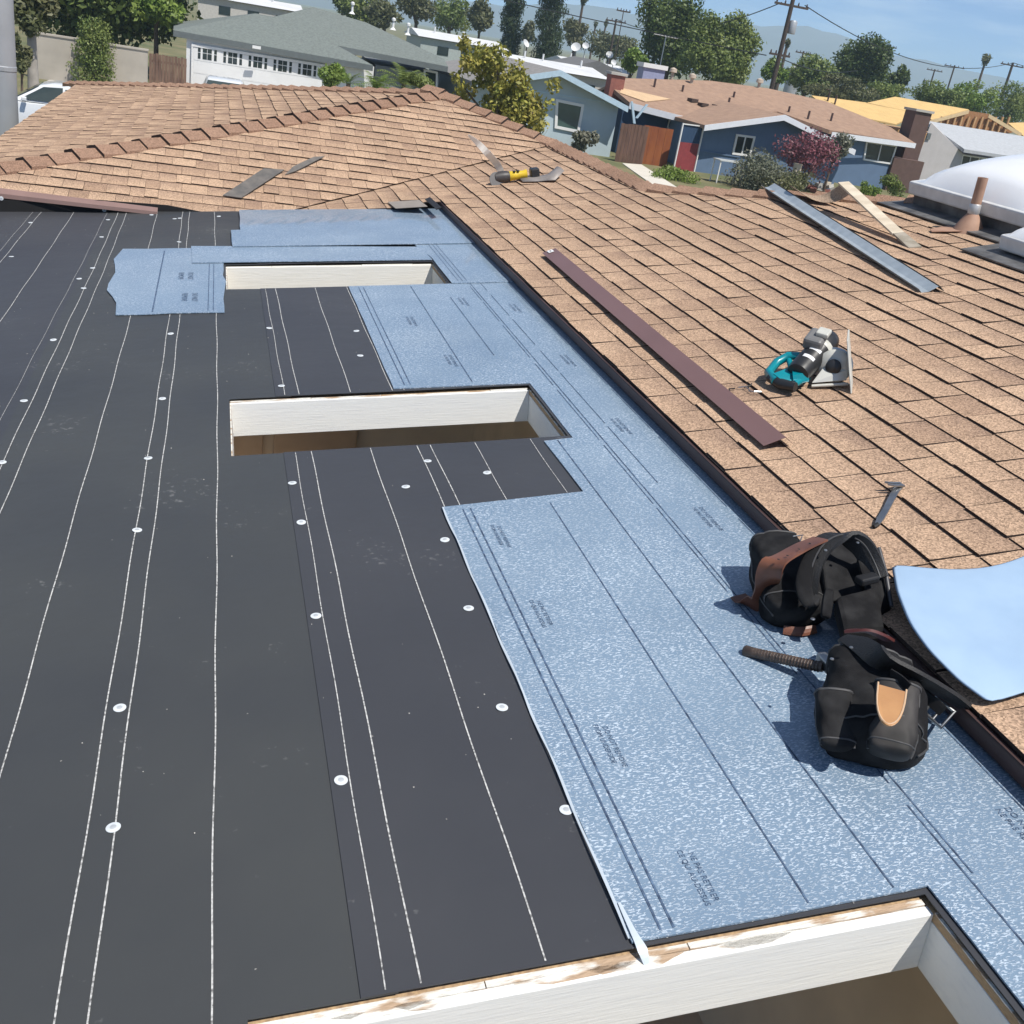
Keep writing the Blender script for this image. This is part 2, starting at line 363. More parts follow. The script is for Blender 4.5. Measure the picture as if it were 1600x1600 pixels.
# ------------------------------------------------------------------ the low roof over the patio
patio = thing('patio_roof', 'low patio roof covered in black underlayment with three rectangular openings', 'roof', DK.M)
OX = (-.07, 1.135); OPEN = [(5.60, 6.138), (3.355, 3.897), (.54, 1.096)]
M_PLY = mat('plywood_edge', (.52, .36, .20), .8, col2=(.30, .20, .12), scale=30, stretch=(3, 3, 40))
def felt_mat():
    m = mat('black_underlayment', (.060, .063, .062), .50, 0, col2=(.044, .047, .051), scale=1.1, bump=.26, bscale=3.2, bdist=.03, spec=.35, thr=(.3, .7))
    t = m.node_tree; b = t.nodes['Principled BSDF']
    # pale dust and scuffs
    tx = nn(t, 'ShaderNodeTexCoord'); n = nn(t, 'ShaderNodeTexNoise'); n.inputs['Scale'].default_value = 55; n.inputs['Detail'].default_value = 3
    n2 = nn(t, 'ShaderNodeTexNoise'); n2.inputs['Scale'].default_value = 2.2; n2.inputs['Detail'].default_value = 6
    t.links.new(tx.outputs['Object'], n.inputs['Vector']); t.links.new(tx.outputs['Object'], n2.inputs['Vector'])
    ad = nn(t, 'ShaderNodeMath', operation='MULTIPLY'); t.links.new(n.outputs[0], ad.inputs[0]); t.links.new(n2.outputs[0], ad.inputs[1])
    r = nn(t, 'ShaderNodeValToRGB'); r.color_ramp.elements[0].position = .385; r.color_ramp.elements[1].position = .56; r.color_ramp.elements[1].color = (.55, .55, .55, 1)
    t.links.new(ad.outputs[0], r.inputs[0])
    old = b.inputs['Base Color'].links[0].from_socket; mi = nn(t, 'ShaderNodeMix', data_type='RGBA'); mi.inputs['B'].default_value = (.33, .33, .32, 1)
    t.links.new(r.outputs[0], mi.inputs['Factor']); t.links.new(old, mi.inputs['A']); t.links.new(mi.outputs['Result'], b.inputs['Base Color'])
    return m
M_FELT = felt_mat(); M_FELT2 = M_FELT.copy(); M_FELT2.name = 'black_underlayment_violet'
for n_ in M_FELT2.node_tree.nodes:
    if n_.type == 'VALTORGB' and n_.color_ramp.elements[0].color[0] > .01: n_.color_ramp.elements[0].color = (.043, .045, .052, 1); n_.color_ramp.elements[1].color = (.056, .058, .064, 1)
def cells(xs, ys, inside, sub=.25):
    """Grid cells kept where inside(cx,cy); returns verts/faces (2D), finely divided."""
    def fine(a):
        o = []
        for p, q in zip(a[:-1], a[1:]):
            k = max(1, int(round((q-p)/sub))); o += [p+(q-p)*i/k for i in range(k)]
        return o+[a[-1]]
    X, Y = fine(sorted(set(xs))), fine(sorted(set(ys))); idx = {}; V = []; F = []
    def vi(i, j):
        if (i, j) not in idx: idx[(i, j)] = len(V); V.append((X[i], Y[j]))
        return idx[(i, j)]
    for i in range(len(X)-1):
        for j in range(len(Y)-1):
            if inside((X[i]+X[i+1])/2, (Y[j]+Y[j+1])/2): F.append((vi(i, j), vi(i+1, j), vi(i+1, j+1), vi(i, j+1)))
    return V, F
LIP = (.012, .018, .034)                                    # sheathing cut back from the far board of each opening
def in_open(x, y, g=0): return OX[0]-g < x < OX[1]+g and any(a-g < y < b_+l+g for (a, b_), l in zip(OPEN, LIP))
def sheet(name, m, parent, xs, ys, inside, z, th=.002, wob=None, sub=.25, edge=None):
    V, F = cells(xs, ys, inside, sub); b = B()
    b.add([(x, y, z+(wob(x, y) if wob else 0)) for x, y in V], F)
    o = b.build(name, m, parent); d = o.modifiers.new('thick', 'SOLIDIFY'); d.thickness = th; d.offset = -1 if th > .004 else 1
    return o
DX0, DX1, DY0, DY1 = -2.6, 1.72, -1.6, 7.80
ys_all = [DY0, DY1]+[v for o_, l in zip(OPEN, LIP) for v in (o_[0], o_[1]+l)]
# plywood deck below
sheet('roof_deck', M_PLY, patio, [DX0, DX1]+list(OX), ys_all, lambda x, y: not in_open(x, y), -.004, .018, sub=2)
from math import sin
def wob(x, y): return .0012*sin(3.1*y+2*x)+.001*sin(7.3*x+1.7*y)
SEAMS = [DX0, -1.80, -.835, .105, 1.72]
felts = []
for k in range(4):
    x0, x1 = SEAMS[k], SEAMS[k+1]+(.06 if k < 3 else 0)
    f = sheet('underlayment_sheet', M_FELT if k % 2 == 0 else M_FELT2, patio, [x0, x1]+[v for v in OX if x0 < v < x1], ys_all, lambda x, y: not in_open(x, y, .004), .0015+.0026*k, .0022, wob, .2)
    felts.append(f)
def felt_of(x): return max(i for i in range(4) if x >= SEAMS[i])
def fz(x, y): i = felt_of(x); return .0015+.0026*i+.0022+wob(x, y)
def chalk_mat():
    m = mat('chalk_line', (.56, .56, .54), .9, col2=(.10, .10, .10), scale=140, detail=4, thr=(.30, .58)); return m
M_CHALK = chalk_mat()
LINES = [(-2.1, 1), (-1.80, 1), (-1.545, .8), (-1.33, .6), (-1.28, 1), (-1.075, 1), (-.86, .45), (-.785, 1), (-.728, 1), (-.522, 1), (-.345, 1), (-.297, 1), (-.122, 1), (.140, .8), (.196, 1), (.408, 1), (.581, 1), (.631, 1), (.795, .8), (1.005, .7)]
for x, wgt in LINES:
    b = B(); y = DY0
    while y < DY1-.02:
        y2 = min(y+.012, DY1-.01)
        if not (in_open(x, y, .002) or in_open(x, y2, .002)):
            def X(yy): return x+.012*sin(yy*.55+x*3)-.006+.0015*sin(yy*9+x*20)+(.010 if y > 5 else 0)*0
            hw = .0015*wgt
            q = [(X(y)-hw, y), (X(y)+hw, y), (X(y2)+hw, y2), (X(y2)-hw, y2)]
            b.add([(p[0], p[1], fz(x, p[1])+.0016) for p in q], [(0, 1, 2, 3)])
        y = y2
    b.build('chalk_line', M_CHALK, felts[felt_of(x)])
NAILS = [(178, 1299), (188, 1112), (215, 834), (232, 720), (254, 626), (267, 525), (533, 1226), (494, 969), (471, 822), (457, 760), (634, 766), (668, 725), (761, 743), (695, 850), (732, 958), (784, 1113), (884, 1273), (38, 630), (84, 535), (124, 438), (131, 453), (145, 421), (159, 373), (169, 346), (18, 403), (48, 350), (4, 727), (237, 338), (273, 344), (281, 343), (280, 381), (342, 340), (421, 517), (440, 608), (557, 521), (563, 560)]
M_CAPN = mat('white_plastic_cap', (.66, .70, .72), .4, var=.1, scale=60)
M_CAPB = mat('blue_plastic_cap', (.42, .62, .78), .4, var=.1, scale=60)
b = B(); b.lathe([(.0138, 0), (.0138, .0012), (.012, .0018), (.0085, .0012), (.0062, .0022), (.0001, .0026)], 20); b.mi = [0]*80+[1]*20+[0, 1]; cap0 = b.build('cap_nail', [M_CAPN, mat('nail_zinc_bright', (.52, .55, .57), .5, .2)], felts[0], smooth=40)
b = B(); b.lathe([(.0055, .0026), (.0045, .0034), (.0001, .0036)], 10); head0 = b.build('nail_head', mat('nail_zinc', (.30, .31, .32), .4, .7), felts[0], smooth=40)
COL.objects.unlink(head0); bpy.data.objects.remove(head0)
for i, p in enumerate(NAILS):
    q = DK.P(*p); o = cap0 if i == 0 else cap0.copy()
    if i: COL.objects.link(o)
    o.parent = felts[felt_of(q[0])]; o.location = (q[0], q[1], fz(q[0], q[1])+.001); o.rotation_euler = (random.uniform(-.08, .08), random.uniform(-.08, .08), random.random()*6)
# boards lining the openings
M_WHITEWD = mat('weathered_white_paint', (.80, .80, .77), .7, col2=(.74, .745, .73), scale=5, stretch=(1, 6, 16), bump=.16, bscale=12, bdist=.005, thr=(.25, .5))
M_CREAMWD = mat('cream_paint', (.86, .84, .77), .7, col2=(.80, .78, .70), scale=5, stretch=(1, 6, 22), bump=.25, bscale=14, bdist=.006)
M_CHIP = mat('chipped_wood', (.46, .33, .22), .8, col2=(.76, .74, .68), scale=9, stretch=(1.2, 4, 14), thr=(.50, .60), detail=9, bump=.4, bscale=40)
DEP = .118
for k, (y0, y1) in enumerate(OPEN):
    m = M_CREAMWD if k == 0 else M_WHITEWD
    t = .038
    def brd(lo, hi, mm=m, nm='opening_board'): b = B(); b.box(lo, hi); return b.build(nm, mm, patio, bevel=.002)
    z1 = -.024
    brd((OX[0]-.0, y1, z1-DEP), (OX[1], y1+LIP[k]*.62, -.005)); brd((OX[1], y0-t, z1-DEP), (OX[1]+t, y1+t, z1-.001)); brd((OX[0]-t, y0-t, z1-DEP), (OX[0], y1+t, z1-.001)); brd((OX[0], y0-t, z1-DEP), (OX[1], y0, z1))
    # exposed, chipped sheathing edge along the far side
    x = OX[0]+.002
    while x < OX[1]-.01:
        w = random.uniform(.25, .6); x2 = min(x+w, OX[1]-.003); e = random.uniform(.002, .009)
        bb = B(); bb.box((x, y1+LIP[k]*.62+.0005, z1+.0005), (x2-.002, y1+LIP[k]-.0005+e*.1, -.001+random.uniform(-.003, .002))); bb.build('sheathing_edge', M_CHIP if k else M_CREAMWD, patio); x = x2
    x = OX[0]+.03
    for q in range(9 if k == 2 else 0):
        x = random.uniform(OX[0]+.02, OX[1]-.3); w = random.uniform(.08, .22)
        bb = B(); pts = [(x, 0), (x+w*.3, -.008), (x+w*.7, -.011*random.uniform(.5, 1)), (x+w, 0), (x+w*.5, .003)]
        bb.prism([(a, y1+LIP[k]*.60+c*1.6-.002, -.0046) for a, c in pts], (0, 0, .0012)); bb.build('paint_chip', M_CHIP, patio)
    bb = B(); bb.box((OX[1]+.0005, y0, z1+.002), (OX[1]+.006, y1, -.001)); bb.build('sheathing_edge', M_CHIP, patio)
    bb = B(); bb.box((OX[0]-.008, y0, z1-.1), (OX[0]+.004, y1, -.0005)); bb.build('sheathing_edge', M_CHIP, patio)
# beams and rafters underneath, black turn-up at the far end
M_RAFT = mat('brown_rafter', (.15, .10, .07), .8)
for x in (-2.5, -1.4, -.75, .53, 1.66):
    if x == .53: continue
    b = B(); b.box((x, DY0, -.2), (x+.09, DY1-.02, -.0225)); b.build('rafter', M_RAFT, patio)
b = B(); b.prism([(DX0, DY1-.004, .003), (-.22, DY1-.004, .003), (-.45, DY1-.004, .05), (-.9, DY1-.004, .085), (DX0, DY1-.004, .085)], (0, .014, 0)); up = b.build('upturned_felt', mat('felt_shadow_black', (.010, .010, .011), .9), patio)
for (px, py) in ((108, 318), (163, 328), (2, 310)):
    q = DK.loc(hit((px, py), DK.wor((0, DY1-.006, 0)), A(0, 1, 0))); o = cap0.copy(); COL.objects.link(o); o.parent = patio; o.location = q; o.rotation_euler = (math.pi/2, 0, 0)
# room below
M_FLOOR = mat('patio_floor_tan', (.74, .64, .52), .8, col2=(.68, .58, .47), scale=3)
M_TANP = mat('tan_panel', (.70, .56, .40), .7, var=.15, scale=3)
room = thing('patio_room', 'shaded tan room seen down through the roof openings', 'room')
b = B(); b.box((-2.6, -1.8, 1.0), (2.2, 8.2, 1.06)); b.build('floor', M_FLOOR, room)
b = B(); b.box((-2.6, 7.2, 1.06), (2.1, 7.35, 2.86)); b.build('wall', M_TANP, room)
b = B(); b.box((2.0, -1.8, 1.06), (2.09, 7.2, 3.05)); b.build('wall', M_TANP, room)
for x0, x1 in ((-.35, .42), (.5, 1.1)):
    b = B(); b.box((x0, 7.15, 1.08), (x1, 7.197, 2.75)); d = b.build('door', mat('door_brown', (.52, .36, .23), .6), room, bevel=.006)
    for z in (1.3, 2.0, 2.5):
        b = B(); b.box((x0+.1, 7.135, z), (x1-.1, 7.149, z+.04)); b.build('rail', mat('dark_bar', (.05, .035, .03), .6), d)
# ------------------------------------------------------------------ blue self-adhered membrane
def film_mat(name, c1, c2, rough, bump, bscale, stretch, bdist, spec=.6):
    m = mat(name, c1, rough, 0, col2=c2, scale=1.3, stretch=stretch, bump=bump, bscale=bscale, bdist=bdist, spec=spec, thr=(.25, .75))
    return m
def membrane_mat():
    m = mat('blue_membrane', (.205, .29, .385), .36, 0, col2=(.16, .235, .325), scale=1.7, thr=(.3, .7), spec=.7, coat=.55)
    t = m.node_tree; b = t.nodes['Principled BSDF']; tx = nn(t, 'ShaderNodeTexCoord')
    mpn = nn(t, 'ShaderNodeMapping'); mpn.inputs['Rotation'].default_value = (0, 0, .3); mpn.inputs['Scale'].default_value = (112, 262, 112); t.links.new(tx.outputs['Object'], mpn.inputs[0])
    n1 = nn(t, 'ShaderNodeTexNoise'); n1.inputs['Scale'].default_value = 1.0; n1.inputs['Detail'].default_value = 3; n1.inputs['Distortion'].default_value = .7; t.links.new(mpn.outputs[0], n1.inputs['Vector'])
    n2 = nn(t, 'ShaderNodeTexNoise'); n2.inputs['Scale'].default_value = 3.2; n2.inputs['Detail'].default_value = 6; t.links.new(tx.outputs['Object'], n2.inputs['Vector'])
    # crinkles in the film: embossed threads, their whitening and glints painted into the colour
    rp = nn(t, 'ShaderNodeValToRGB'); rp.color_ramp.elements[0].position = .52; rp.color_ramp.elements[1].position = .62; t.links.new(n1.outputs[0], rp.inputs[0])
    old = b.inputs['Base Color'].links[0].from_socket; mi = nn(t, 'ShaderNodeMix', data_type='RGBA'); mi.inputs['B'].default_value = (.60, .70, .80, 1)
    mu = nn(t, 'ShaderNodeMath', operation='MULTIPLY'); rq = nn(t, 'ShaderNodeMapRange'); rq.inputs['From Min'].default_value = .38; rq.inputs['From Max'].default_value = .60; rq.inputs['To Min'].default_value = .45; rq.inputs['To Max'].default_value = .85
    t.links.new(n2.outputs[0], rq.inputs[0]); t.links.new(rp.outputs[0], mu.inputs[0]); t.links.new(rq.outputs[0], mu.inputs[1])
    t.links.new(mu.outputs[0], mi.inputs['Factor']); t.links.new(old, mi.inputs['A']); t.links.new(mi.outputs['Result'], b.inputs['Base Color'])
    bp = nn(t, 'ShaderNodeBump'); bp.inputs['Strength'].default_value = .5; bp.inputs['Distance'].default_value = .0025; t.links.new(rp.outputs[0], bp.inputs['Height']); t.links.new(bp.outputs[0], b.inputs['Normal'])
    return m
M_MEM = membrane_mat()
M_MEMSIDE = mat('membrane_release_strip', (.55, .62, .68), .4, var=.1)
M_INK = mat('membrane_ink', (.035, .055, .10), .6, col2=(.12, .19, .30), scale=45, thr=(.3, .62))
def mem(name, label, poly, z, jag=.006, th=.004):
    """Flat sheet cut to a deck polygon; edges get small cutting wobble."""
    q = []
    n = len(poly)
    for i in range(n):
        a, c = np.array(poly[i], float), np.array(poly[(i+1) % n], float); L = np.linalg.norm(c-a); k = max(1, int(L/.12)); pr = nrm(A(-(c-a)[1], (c-a)[0]))
        for j in range(k): q.append(a+(c-a)*j/k+(pr*random.uniform(-jag, jag)*.5 if j else 0))
    root = thing(name, label, 'membrane', DK.M, 'blue membrane sheets stuck on the low roof')
    b = B(); k = len(q); top = [(p[0], p[1], z+th) for p in q]; bot = [(p[0], p[1], z) for p in q]
    import mathutils
    tris = mathutils.geometry.tessellate_polygon([[Vector((p[0], p[1], 0)) for p in q]])
    area = sum(q[i][0]*q[(i+1) % k][1]-q[(i+1) % k][0]*q[i][1] for i in range(k))
    fs = []
    for tr_ in tris:
        a, c, d = (q[i] for i in tr_); up = (c[0]-a[0])*(d[1]-a[1])-(c[1]-a[1])*(d[0]-a[0]) > 0
        fs.append(tuple(tr_) if up else tuple(tr_)[::-1])
    b.add(top+bot, fs+[(i, k+i, k+(i+1) % k, (i+1) % k) if area < 0 else (i, (i+1) % k, k+(i+1) % k, k+i) for i in range(k)])
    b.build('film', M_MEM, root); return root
MZ = .0125
EDGE = 1.60
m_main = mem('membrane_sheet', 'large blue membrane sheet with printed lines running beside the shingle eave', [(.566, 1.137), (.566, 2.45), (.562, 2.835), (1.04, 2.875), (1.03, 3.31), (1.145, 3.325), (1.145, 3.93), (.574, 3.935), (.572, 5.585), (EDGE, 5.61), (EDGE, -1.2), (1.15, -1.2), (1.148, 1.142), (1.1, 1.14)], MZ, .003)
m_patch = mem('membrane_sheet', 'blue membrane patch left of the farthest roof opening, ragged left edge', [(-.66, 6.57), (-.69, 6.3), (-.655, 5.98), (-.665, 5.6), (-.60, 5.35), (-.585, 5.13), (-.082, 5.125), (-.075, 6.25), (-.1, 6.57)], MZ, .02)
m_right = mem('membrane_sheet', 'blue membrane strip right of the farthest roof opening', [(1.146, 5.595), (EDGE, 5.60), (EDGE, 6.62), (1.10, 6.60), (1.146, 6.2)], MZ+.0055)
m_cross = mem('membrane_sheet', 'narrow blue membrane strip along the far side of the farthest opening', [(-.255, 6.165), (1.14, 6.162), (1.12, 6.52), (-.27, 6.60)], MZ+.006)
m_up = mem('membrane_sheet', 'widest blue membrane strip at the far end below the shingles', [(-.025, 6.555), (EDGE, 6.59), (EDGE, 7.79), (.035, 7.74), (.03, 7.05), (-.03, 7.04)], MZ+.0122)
# white release edge where the big sheet is curling up
b = B(); pts = [(.5635+.001*math.sin(i*1.3), 1.145+1.68*i/24, MZ+.0045+.004*abs(math.sin(i*.7))) for i in range(25)]
b.strap(pts, [.003+.003*abs(math.sin(i*.9)) for i in range(25)], .0018, A(1, 0, .25)); b.build('curled_edge', M_MEMSIDE, m_main, smooth=40)
b = B(); pts = [(.572, 1.22, MZ+.007), (.574, 1.155, MZ+.008), (.579, 1.122, MZ+.001), (.582, 1.104, -.003)]; b.strap(pts, [.005, .011, .018, .010], .0012, A(1, 0, 0)); b.build('torn_flap', M_MEMSIDE, m_main)
def pline(x, y0, y1, parent, z, hw=.0028, dash=None):
    b = B(); y = y0
    while y < y1:
        d = random.uniform(.25, .6) if dash else .5; y2 = min(y+d, y1)
        if not in_open(x, y, .012) and not in_open(x, y2, .012) and not in_open(x, (y+y2)/2, .012):
            b.add([(x-hw, y, z), (x+hw, y, z), (x+hw, y2, z), (x-hw, y2, z)], [(0, 1, 2, 3)])
        y = y2+(random.uniform(.03, .1) if dash else 0)
    b.build('printed_line', M_INK, parent)
zt = MZ+.0052
for px in (((986, 1375), (1035, 1466)), ((970, 1300), (1056, 1460)), ((1202, 1336), (1267, 1424)), ((1328, 1316), (1401, 1401)), ((1447, 1300), (1600, 1465))):
    x = .5*(DK.P(*px[0])[0]+DK.P(*px[1])[0])
    pline(x, 1.15, 2.81, m_main, zt, .0022 if x < .66 else .0018, dash=x < .62)
    if x > 1.03: pline(x, 2.81, 5.6, m_main, zt, .0022)
    else: pline(x, 3.97, 5.55, m_main, zt, .0022)
for x in (1.235, 1.31, 1.465): pline(x, -1.0 if x != 1.31 else 2.9, 5.6, m_main, zt, .0018, dash=True)
for x in (-.42, -.16, -.135): pline(x, 5.16, 6.5 if x < -.3 else 6.15, m_patch, zt, .0035 if x < -.3 else .002)
for x in (1.19, 1.215, 1.24): pline(x, 5.63, 6.57, m_right, zt+.0055, .002)
def write(txt, x, y, size, parent, z, mir=1):
    """Printed text reading towards the camera (local -y), letters upright towards +x."""
    cu = bpy.data.curves.new('t', 'FONT'); cu.body = txt; cu.size = size; cu.space_character = 1.02
    o = bpy.data.objects.new('t', cu); COL.objects.link(o); bpy.context.view_layer.update()
    me = bpy.data.meshes.new_from_object(o.evaluated_get(bpy.context.evaluated_depsgraph_get())); COL.objects.unlink(o); bpy.data.objects.remove(o)
    me.materials.clear(); me.materials.append(M_INK)
    o = bpy.data.objects.new('printed_text', me); COL.objects.link(o); o.parent = parent
    o.matrix_local = frame((x, y, z), (0, -1, 0), (1, 0, 0), (0, 0, 1)); return o
for i, (px, py) in enumerate(((1073, 1343), (940, 1145), (838, 948), (776, 830))):
    q = DK.P(px, py); s = .0165
    write('NE PAS RETIRER' if i % 2 == 0 else 'DO NOT REMOVE', q[0], q[1], s, m_main, zt); write('CE QUI AU-DESSUS' if i % 2 == 0 else 'FROM UNDERSIDE', q[0]-.019, q[1]+.01, s*.95, m_main, zt)
for (px, py) in ((1565, 1272), (1370, 1000), (1235, 860), (1090, 800), (960, 660), (800, 480), (720, 470), (880, 560), (640, 500), (700, 560)):
    q = DK.P(px, py); write('DO NOT REMOVE', q[0], q[1], .02, m_main, zt); write('NE PAS RETIRER', q[0]-.022, q[1], .019, m_main, zt)
for (x, y) in ((-.24, 5.5), (-.27, 5.95)): write('DO NOT', x, y, .04, m_patch, zt); write('REMOVE', x-.05, y, .04, m_patch, zt)

# loose sheet draped over the eave at the right
drape = thing('membrane_offcut', 'loose pale blue membrane offcut draped over the shingle eave beside the tool belt', 'membrane', RF.M)
edge = [(1543, 1109, .010), (1492, 1075, .03), (1449, 1030, .05), (1416, 985, .055), (1396, 940, .045), (1388, 893, .03)]
E_ = [RF.P(*e) for e in edge]; rows = []
NV = 16; NH = 14
for i in range(NV+1):
    t = i/NV*(len(E_)-1); k = min(int(t), len(E_)-2); f = t-k; e = E_[k]*(1-f)+E_[k+1]*f; tt = i/NV; row = []
    for j in range(NH+1):
        s = j/NH; x = e[0]+s*1.05; y = e[1]+s*(.10*(1-tt)-.03*tt)-.06*math.sin(math.pi*min(1, s*2.2))*(tt**3)
        n = e[2]*(1-s)**3+.016+.012*math.sin(s*5+tt*2)**2*(1-s)+.004*math.sin(tt*9)*(1-s)
        row.append((x, y, n))
    rows.append(row)
b = B(); b.loft(rows, cap=False, closed=False); o = b.build('film', mat('membrane_backing_blue', (.345, .475, .63), .6, col2=(.30, .425, .58), scale=6, spec=.3, bump=.12, bscale=9, bdist=.02), drape, smooth=180)
d = o.modifiers.new('thick', 'SOLIDIFY'); d.thickness = .0025; d.offset = -1
d = o.modifiers.new('sub', 'SUBSURF'); d.levels = d.render_levels = 1

# ------------------------------------------------------------------ loose pieces lying on the shingles
M_GALV = mat('galvanised', (.46, .51, .54), .42, .35, col2=(.38, .43, .46), scale=14)
M_GREYSH = mat('underside_asphalt', (.10, .095, .09), .85, col2=(.16, .145, .13), scale=12, bump=.3, bscale=90)
M_PALEWD = mat('pale_wood', (.66, .58, .45), .75, col2=(.52, .44, .33), scale=8, stretch=(1, 1, 8))
M_BLACK = mat('black_rubber', (.012, .012, .013), .55, var=.2, scale=20)
M_FABRIC = mat('black_nylon', (.032, .032, .033), .9, spec=.2, col2=(.009, .009, .010), scale=16, thr=(.42, .75), detail=10, bump=.35, bscale=420, bdist=.002)
M_LEATH = mat('brown_leather', (.20, .080, .045), .42, col2=(.13, .05, .03), scale=14, bump=.2, bscale=90, bdist=.003)
M_TANL = mat('tan_leather', (.52, .28, .12), .5, col2=(.40, .20, .085), scale=10, bump=.15, bscale=60, bdist=.003)
M_STEEL = mat('worn_steel', (.42, .43, .44), .32, .9, col2=(.30, .31, .32), scale=20)
def profile_strip(fr, p0, p1, prof, name, m, parent, ends=None):
    """Sheet-metal profile (list of (side, n)) run from local p0 to p1."""
    p0, p1 = np.array(p0), np.array(p1); d = nrm(p1-p0); sd = nrm(np.cross(d, A(0, 0, 1))); up = np.cross(sd, d); N = 14; rows = []
    for i in range(N+1):
        c = p0+(p1-p0)*i/N; rows.append([c+sd*a+up*(z+.0004*math.sin(i*1.1)) for a, z in prof])
    b = B(); b.loft(rows, cap=False, closed=False); o = b.build(name, m, parent); md = o.modifiers.new('thick', 'SOLIDIFY'); md.thickness = .0012; return o
# brown drip-edge length
t = thing('metal_trim', 'long brown angled metal trim piece lying on the tan shingles', 'trim', RF.M)
a, c = RF.P(868, 392, .03), RF.P(1228, 690, .03)
profile_strip(RF, c, a, [(-.082, -.002), (0, .016), (.025, -.010)], 'metal_strip', M_BROWN, t)
q = RF.P(858, 395, .031); b = B(); b.cbox((0, 0, 0), (.05, .032, .0012)); st = b.build('price_sticker', mat('white_paper', (.8, .8, .8), .6), t); _d = nrm(a-c); _s = nrm(np.cross(_d, A(0, 0, 1))); _f = nrm(_s*.122+A(0, 0, .022)); _n3 = np.cross(_d, _f); _n3 = _n3 if _n3[2] > 0 else -_n3; st.matrix_local = frame(a-_d*.035-_s*.04+A(0, 0, .011), _d, np.cross(_n3, _d), _n3)
b = B(); b.cbox((0, 0, 0), (.018, .009, .0006)); st2 = b.build('barcode', M_BLACK, st); st2.location = (0, 0, .001)
# galvanised flashing and a paler length over it
t = thing('metal_flashing', 'long galvanised roof flashing strip on the shingles with dark tar edge', 'flashing', RF.M)
a, c = RF.P(1200, 288, .05), RF.P(1452, 450, .03)
profile_strip(RF, a, c, [(-.045, .004), (0, -.018), (.035, -.02), (.05, .0)], 'metal_strip', M_GALV, t)
b = B(); d = c-a; sd = nrm(np.cross(d, A(0, 0, 1)))
for i in range(9):
    p0, p1 = a+d*(i/9), a+d*((i+1)/9+.003); w0, w1 = .012+.01*random.random(), .012+.01*random.random()
    b.prism([p0-sd*.05+A(0, 0, .004), p1-sd*.05+A(0, 0, .004), p1-sd*(.05+w1)+A(0, 0, -.02), p0-sd*(.05+w0)+A(0, 0, -.02)], (0, 0, .004))
b.build('tar_strip', M_GREYSH, t)
# curled offcut of old shingles
t = thing('shingle_offcut', 'curled offcut of old shingles propped behind the galvanised flashing', 'shingle', RF.M)
PX = [(1246, 298, .09), (1268, 314, .03), (1296, 320, .014), (1318, 313, .05), (1338, 296, .14)]
lo = [RF.P(*p) for p in PX]; rows = [[p, p+A(.02, .12, .006), p+A(.035, .235, .004)] for p in lo]
b = B(); b.loft(rows, cap=False, closed=False); o = b.build('shingle', shingle_mat('old_shingle_granules', (.34, .25, .18), (.16, .12, .09), (.27, .20, .15)), t, smooth=60); md = o.modifiers.new('thick', 'SOLIDIFY'); md.thickness = .006
md = o.modifiers.new('s', 'SUBSURF'); md.levels = md.render_levels = 2
# pale board
t = thing('wood_board', 'pale narrow wooden board leaning on the curled shingle offcut', 'board', RF.M)
a, c = RF.P(1318, 284, .19), RF.P(1428, 386, .014); d = nrm(c-a); sd = nrm(np.cross(d, A(0, 0, 1)))
b = B(); b.prism([a-sd*.035, a+sd*.035, a+(c-a)*.8+sd*.035, a+(c-a)*.8-sd*.035], (0, 0, -.012)); b.build('board', M_PALEWD, t)
b = B(); e = a+(c-a)*.802; b.prism([e-sd*.036, e+sd*.03, c+sd*.03, c-sd*.02, c-sd*.045], (0, 0, -.012)); b.build('splintered_end', mat('grey_old_wood', (.36, .32, .26), .85, col2=(.25, .22, .17), scale=20), t)
# two shingle scraps on the facing slope
for nm, lab, pts in (('shingle_scrap', 'large grey shingle scrap lying face down on the facing slope', [(348, 306), (377, 310), (444, 266), (412, 264)]), ('shingle_scrap', 'small dark shingle scrap above the larger grey scrap', [(445, 274), (462, 268), (507, 245), (490, 246), (458, 261)])):
    t = thing(nm, lab, 'shingle', FF.M)
    b = B(); P = [FF.P(x, y, .012+.004*i) for i, (x, y) in enumerate(pts)]; b.prism(P, (0, 0, .006)); b.build('asphalt_backing', M_GREYSH, t)
# small metal litter
t = thing('nail_bits', 'tiny bent metal offcuts on the shingles below the saw', 'offcut', RF.M)
q = RF.P(1158, 608, .014)
for k in range(4):
    a = q+A(random.uniform(-.04, .05), random.uniform(-.03, .03), 0); b = B(); b.tube([a, a+A(.03*math.cos(k*1.7), .03*math.sin(k*1.7), .006), a+A(.05*math.cos(k*1.7+.5), .05*math.sin(k*1.7+.5), .002)], .0025, 5); b.build('offcut', M_STEEL if k % 2 else M_BLACK, t)
t = thing('flat_bar', 'bent galvanised pry bar with forked end on the shingles above the tool belt', 'pry bar', RF.M)
P = [RF.P(*p) for p in ((1370, 820, .012), (1376, 810, .016), (1385, 795, .016), (1398, 770, .018), (1408, 757, .022))]
b = B(); b.strap(P, [.012, .020, .019, .021, .022], .006, A(1, -.3, 0)); b.build('bar', M_STEEL, t, smooth=30)
P2 = [RF.P(1409, 757, .024), RF.P(1396, 757, .032), RF.P(1384, 755, .038)]
for s in (-1, 1): b = B(); b.strap([p+A(.002, s*.008, 0) for p in P2], [.012, .011, .005], .005, A(0, 1, 0)); b.build('claw', M_STEEL, t)
b = B(); b.tube([RF.P(1365, 823, .01), RF.P(1372, 819, .014)], .007, 8); b.build('tip', M_BLACK, t)

